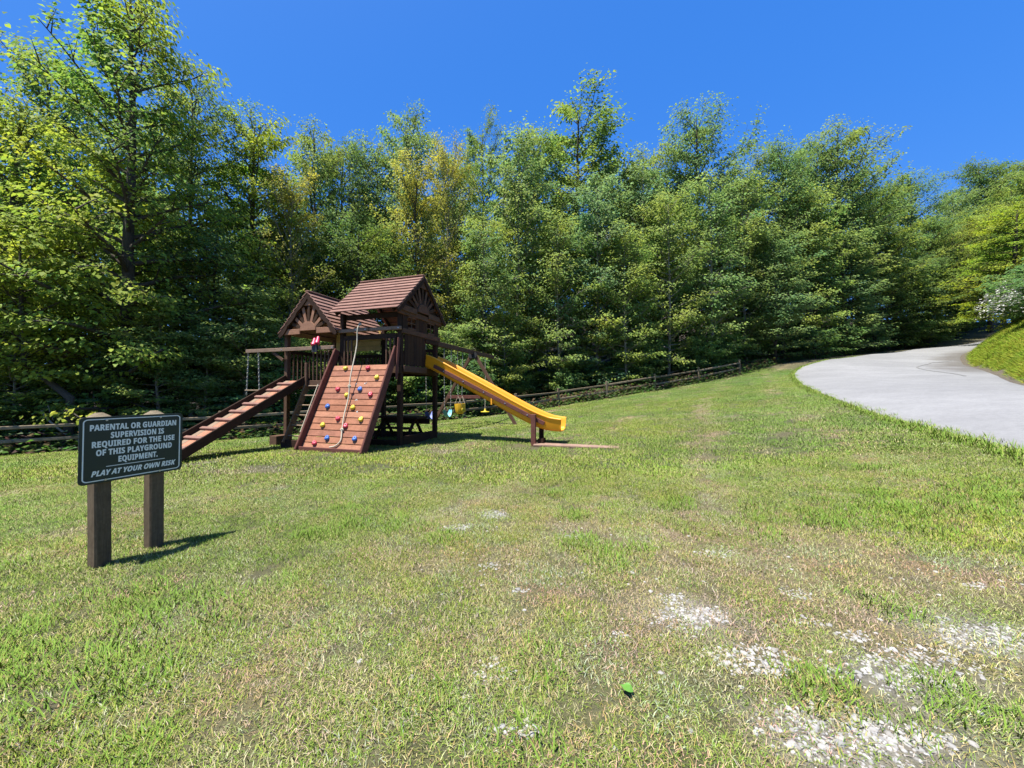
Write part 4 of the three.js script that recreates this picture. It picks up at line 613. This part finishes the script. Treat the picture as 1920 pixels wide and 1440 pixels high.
// ------------------------------------------------------------------ grass, litter, gravel
function bladePatch(seed, size, n, h, w, flat, tones) {
  const r = rng(seed), o = fresh();
  for (let k = 0; k < n; k++) {
    const x = (r() - 0.5) * size, z = (r() - 0.5) * size, az = r() * 6.283, L = h * (0.45 + 0.8 * r()), lean = flat * (0.35 + r()), c = tones[Math.floor(r() * tones.length)], v = 0.75 + 0.5 * r(), ww = w * (0.6 + 0.8 * r()), a = az + 1.57 + (r() - 0.5);
    const dx = Math.cos(az) * Math.sin(lean), dz = Math.sin(az) * Math.sin(lean), dy = Math.cos(lean), sx = Math.cos(a) * ww * 0.5, sz = Math.sin(a) * ww * 0.5, b = o.pos.length / 3, l2 = lean * 1.7, ex = Math.cos(az) * Math.sin(l2), ez = Math.sin(az) * Math.sin(l2), ey = Math.cos(l2);
    const mx = x + dx * L * 0.55, my = dy * L * 0.55 - 0.004, mz = z + dz * L * 0.55;
    o.pos.push(x - sx, -0.006, z - sz, x + sx, -0.006, z + sz, mx - sx * 0.8, my, mz - sz * 0.8, mx + sx * 0.8, my, mz + sz * 0.8, mx + ex * L * 0.45, Math.max(0.004, my + ey * L * 0.45), mz + ez * L * 0.45);
    const nx = -dx * 0.6 + (r() - 0.5) * 0.5, nz = -dz * 0.6 + (r() - 0.5) * 0.5, nl = Math.hypot(nx, 1, nz); for (let q = 0; q < 5; q++) { o.nor.push(nx / nl, 1 / nl, nz / nl); o.col.push(c[0] * v, c[1] * v, c[2] * v); }
    o.idx.push(b, b + 1, b + 2, b + 1, b + 3, b + 2, b + 2, b + 3, b + 4);
  }
  return built(o);
}
const bladeMat = new THREE.MeshPhysicalMaterial({ vertexColors: true, roughness: 0.75, specularIntensity: 0.3, side: THREE.DoubleSide });
const GREEN = [[0.128, 0.222, 0.024], [0.165, 0.255, 0.034], [0.100, 0.188, 0.020], [0.205, 0.268, 0.044], [0.27, 0.27, 0.10]], STRAW = [[0.38, 0.325, 0.18], [0.44, 0.385, 0.24], [0.30, 0.245, 0.125], [0.27, 0.27, 0.075], [0.165, 0.215, 0.04]], LUSH = [[0.098, 0.178, 0.022], [0.135, 0.215, 0.028], [0.112, 0.19, 0.026]];
function scatter(name, label, geo, spots, mat = bladeMat) {
  const m = shade(new THREE.InstancedMesh(geo, mat, spots.length)), q = new THREE.Quaternion(), q2 = new THREE.Quaternion(), up = V(0, 1, 0), mm = new THREE.Matrix4(), c = new THREE.Color();
  spots.forEach(([x, d, s, yaw, tint, sy], i) => { const y = ground(x, d), n = V(-(ground(x + 0.15, d) - y) / 0.15, 1, (ground(x, d + 0.15) - y) / 0.15).normalize(); q.setFromUnitVectors(up, n); q2.setFromAxisAngle(up, yaw); q.multiply(q2); mm.compose(V(x, y, -d), q, V(s, s * (sy ?? 1), s)); m.setMatrixAt(i, mm); const t = tint ?? [1, 1, 1]; m.setColorAt(i, c.setRGB(t[0], t[1], t[2])); });
  m.userData.kind = 'stuff'; m.userData.label = label; m.userData.category = 'grass'; return top(name, m);
}
{
  const r = rng(404), near = { g: [[], [], []], s: [[], []] }, far = { g: [[], []], s: [[], []] }, bank = [], lush = [], verge = [];
  const inside = (x, d) => { if (sideOf(beyond, x, d) < -0.1) return false; return !(x > 2 && sideOf(OUTER, x, d) > 0.02); };
  const pad = (x, d) => Math.abs(x) < 1.55 * d + 1.5;
  const tint = (x, d) => { const a = 0.58 + 0.62 * fbm(x * 1.1, d * 1.1, 71, 4), h = fbm(x * 0.3, d * 0.3, 73, 3) - 0.5; return [a * (1 + 0.7 * h), a * (1 + 0.15 * h), a * (1 - 0.3 * h)]; };
  for (let d = 0.7; d < 5.4; d += 0.155) for (let x = -8.8; x < 6.5; x += 0.155) {
    const px = x + (r() - 0.5) * 0.16, pd = d + (r() - 0.5) * 0.16; if (!pad(px, pd) || !inside(px, pd)) continue;
    const dr = dryness(px, pd), gv = gravelAt(px, pd); if (r() < gv * 0.8) continue;
    const yaw = r() * 6.283, worn = 1 - smooth(0.6, 1.3, Math.hypot((px - 1.2) / 2.2, (pd - 1.6) / 1.2));
    if (r() > dr * 0.8 + worn * 0.35) near.g[Math.floor(r() * 3)].push([px, pd, 0.85 + 0.4 * r(), yaw, tint(px, pd), 0.75 + 0.55 * fbm(px, pd, 75, 2) - worn * 0.25]);
    if (r() < 0.55 + dr * 0.9 + worn * 0.4) near.s[Math.floor(r() * 2)].push([px, pd, 0.9 + 0.3 * r(), yaw + 1, [1, 1, 1].map((q) => q * (0.75 + 0.4 * r())), 0.9]);
    if (r() < 0.75 * lushAt(px, pd) || (fbm(px * 1.6, pd * 1.6, 77, 3) > 0.7 && r() < 0.4)) lush.push([px, pd, 0.7 + 0.6 * r(), yaw, [1, 1, 1], 1]);
  }
  for (let d = 5.2; d < 27; d += 0.36) for (let x = -26; x < 18; x += 0.36) {
    const px = x + (r() - 0.5) * 0.36, pd = d + (r() - 0.5) * 0.36; if (!pad(px, pd) || !inside(px, pd)) continue;
    const dr = dryness(px, pd), yaw = r() * 6.283;
    if (r() > dr * 0.75) far.g[Math.floor(r() * 2)].push([px, pd, 0.9 + 0.35 * r(), yaw, tint(px, pd), 0.85 + 0.3 * r()]);
    if (r() < 0.3 + dr * 0.8) far.s[Math.floor(r() * 2)].push([px, pd, 1, yaw, [1, 1, 1].map((q) => q * (0.8 + 0.3 * r())), 1]);
  }
  for (let i = 0; i < 3600; i++) { const f = r() * 0.82, p = INNER[Math.floor(f * 119)], e = 0.6 + 7 * Math.pow(r(), 1.6), q = INNER[Math.floor(f * 119) + 1], t = q.clone().sub(p).normalize(), x = p.x + t.z * e, d = p.z - t.x * e; if (d > 4 && x / d < 1.7) bank.push([x, d, 0.8 + 0.7 * r(), r() * 6.3, [1.15 * (0.8 + 0.5 * r()), 1.15, 0.8], 0.8 + 0.8 * r()]); }
  for (let i = 0; i < 520; i++) { const u = Math.pow(r(), 1.4) * 70 + 18, k = Math.floor(u), p = OUTER[k], q = OUTER[k + 1], t = q.clone().sub(p).normalize(), e = r() * 0.22 - 0.03, pp = p.clone().lerp(q, u - k); verge.push([pp.x - t.z * e, pp.z + t.x * e, 0.5 + 0.5 * r(), r() * 6.3, [1, 1, 1], 0.8 + 0.5 * r()]); }
  near.g.forEach((s, i) => scatter('lawn_grass', 'short green mown grass of the near lawn', bladePatch(500 + i, 0.27, 520, 0.030, 0.0025, 0.9, GREEN), s));
  near.s.forEach((s, i) => scatter('dry_grass', 'straw-coloured dry grass in the worn lawn', bladePatch(510 + i, 0.28, 520, 0.034, 0.0023, 1.25, STRAW), s));
  far.g.forEach((s, i) => scatter('lawn_grass', 'green mown grass of the sloping lawn', bladePatch(520 + i, 0.52, 420, 0.046, 0.0062, 0.75, GREEN), s));
  far.s.forEach((s, i) => scatter('dry_grass', 'pale dry grass and mower tracks on the slope', bladePatch(530 + i, 0.52, 320, 0.046, 0.006, 1.2, STRAW), s));
  scatter('grass_tufts', 'darker lush tufts of longer grass in the lawn', bladePatch(540, 0.24, 130, 0.06, 0.0042, 0.7, LUSH), lush);
  scatter('bank_grass', 'tall bright grass on the roadside bank', bladePatch(550, 0.6, 300, 0.15, 0.009, 0.7, [[0.135, 0.215, 0.02], [0.175, 0.24, 0.026], [0.11, 0.185, 0.02], [0.2, 0.2, 0.05]]), bank);
  scatter('verge_grass', 'longer grass leaning over the edge of the road', bladePatch(560, 0.3, 70, 0.11, 0.009, 0.8, [LUSH[1], ...GREEN]), verge);
  // gravel
  const rock = (seed) => { const g = new THREE.IcosahedronGeometry(1, 1), p = g.attributes.position, q = rng(seed), k = [q() * 9, q() * 9, q() * 9]; for (let i = 0; i < p.count; i++) { const v = V().fromBufferAttribute(p, i), s = 0.82 + 0.36 * vnoise(v.x * 1.6 + k[0] + 9, v.y * 1.6 + v.z * 1.3 + k[1] + 9, seed); p.setXYZ(i, v.x * s * 1.15, v.y * s * 0.62, v.z * s * (0.75 + 0.3 * k[2] / 9)); } g.computeVertexNormals(); return g.toNonIndexed ? g : g; };
  const stones = [[], [], [], []];
  for (const [gx, gd, rx, rd] of GRAVEL) { const n = Math.round(rx * rd * 3.14 * 11000); for (let i = 0; i < n; i++) { const a = r() * 6.283, k = Math.sqrt(r()) * 1.35, x = gx + Math.cos(a) * rx * k, d = gd + Math.sin(a) * rd * k; if (r() > gravelAt(x, d) + 0.05) continue; const b = 0.55 + 0.5 * r(), w = r(); stones[i % 4].push([x, d, 0.0036 + 0.0125 * r() * r() * r(), r() * 6.3, [b * (1 + 0.04 * w), b, b * (1 - 0.05 * w)], 0.8 + 0.4 * r()]); } }
  for (let i = 0; i < 260; i++) { const x = -0.8 + r() * 4, d = 1.1 + r() * 2.4; if (!pad(x, d)) continue; const b = 0.6 + 0.45 * r(); stones[i % 4].push([x, d, 0.005 + 0.010 * r() * r(), r() * 6.3, [b, b * 0.98, b * 0.94], 0.8]); }
  const stoneMat = new THREE.MeshStandardMaterial({ color: new THREE.Color().setRGB(0.38, 0.37, 0.35), roughness: 0.95 });
  stones.forEach((s, i) => { const m = scatter('gravel', 'white crushed limestone gravel in the worn grass', rock(700 + i), s, stoneMat); m.userData.category = 'gravel'; });
  // forest floor: ferns and seedlings, leaf litter
  const lit = fresh(), lr = rng(808); for (let k = 0; k < 40; k++) leafInto(lit, V((lr() - 0.5) * 1.0, 0.02 + 0.4 * Math.pow(lr(), 2), (lr() - 0.5) * 1.0), V(lr() - 0.5, 0.9, lr() - 0.5).normalize(), V(lr() - 0.5, 0, lr() - 0.5), 0.13, 0.055, k % 3 ? [0.09, 0.16, 0.03] : [0.12, 0.08, 0.045]);
  const floor = []; for (let i = 0; i < 5200; i++) { const s = lr() * (beyond.length - 1.01), k = Math.floor(s), p = beyond[k].clone().lerp(beyond[k + 1], s - k), e = beyond[k + 1].clone().sub(beyond[k]).normalize(), off = 0.25 + 13 * Math.pow(lr(), 1.7), x = p.x - e.z * off, d = p.z + e.x * off; if (Math.abs(x / d) < 1.5) floor.push([x, d, 0.7 + 0.8 * lr(), lr() * 6.3, [1, 1, 1].map((q) => q * (0.7 + 0.6 * lr())), 1]); }
  const fl = scatter('undergrowth', 'low green seedlings and leaf litter on the shaded forest floor', built(lit), floor, LM.mid); fl.userData.category = 'undergrowth';
  // broad green leaf lying in the worn grass
  const bl = new THREE.Shape(); bl.moveTo(0, 0); bl.bezierCurveTo(0.03, 0.012, 0.045, 0.035, 0.03, 0.055); bl.quadraticCurveTo(0.012, 0.06, 0, 0.085); bl.quadraticCurveTo(-0.012, 0.06, -0.03, 0.055); bl.bezierCurveTo(-0.045, 0.035, -0.03, 0.012, 0, 0);
  const bg = new THREE.ExtrudeGeometry(bl, { depth: 0.0012, bevelEnabled: false, curveSegments: 8 }); const bp = bg.attributes.position; for (let i = 0; i < bp.count; i++) bp.setZ(i, bp.getZ(i) + 6 * bp.getX(i) ** 2 - 2.0 * (bp.getY(i) - 0.04) ** 2); bg.computeVertexNormals();
  const leaf = top('fallen_leaf', tag(shade(new THREE.Mesh(bg, new THREE.MeshStandardMaterial({ color: new THREE.Color().setRGB(0.10, 0.24, 0.03), roughness: 0.6 }))), 'single fresh green leaf lying on the worn grass', 'leaf')); leaf.position.set(0.47, ground(0.47, 1.47) + 0.025, -1.47); leaf.rotation.set(-1.5, 0.1, 1.0); leaf.scale.setScalar(0.62);
}
console.log('grass');
renderer.render(scene, camera);
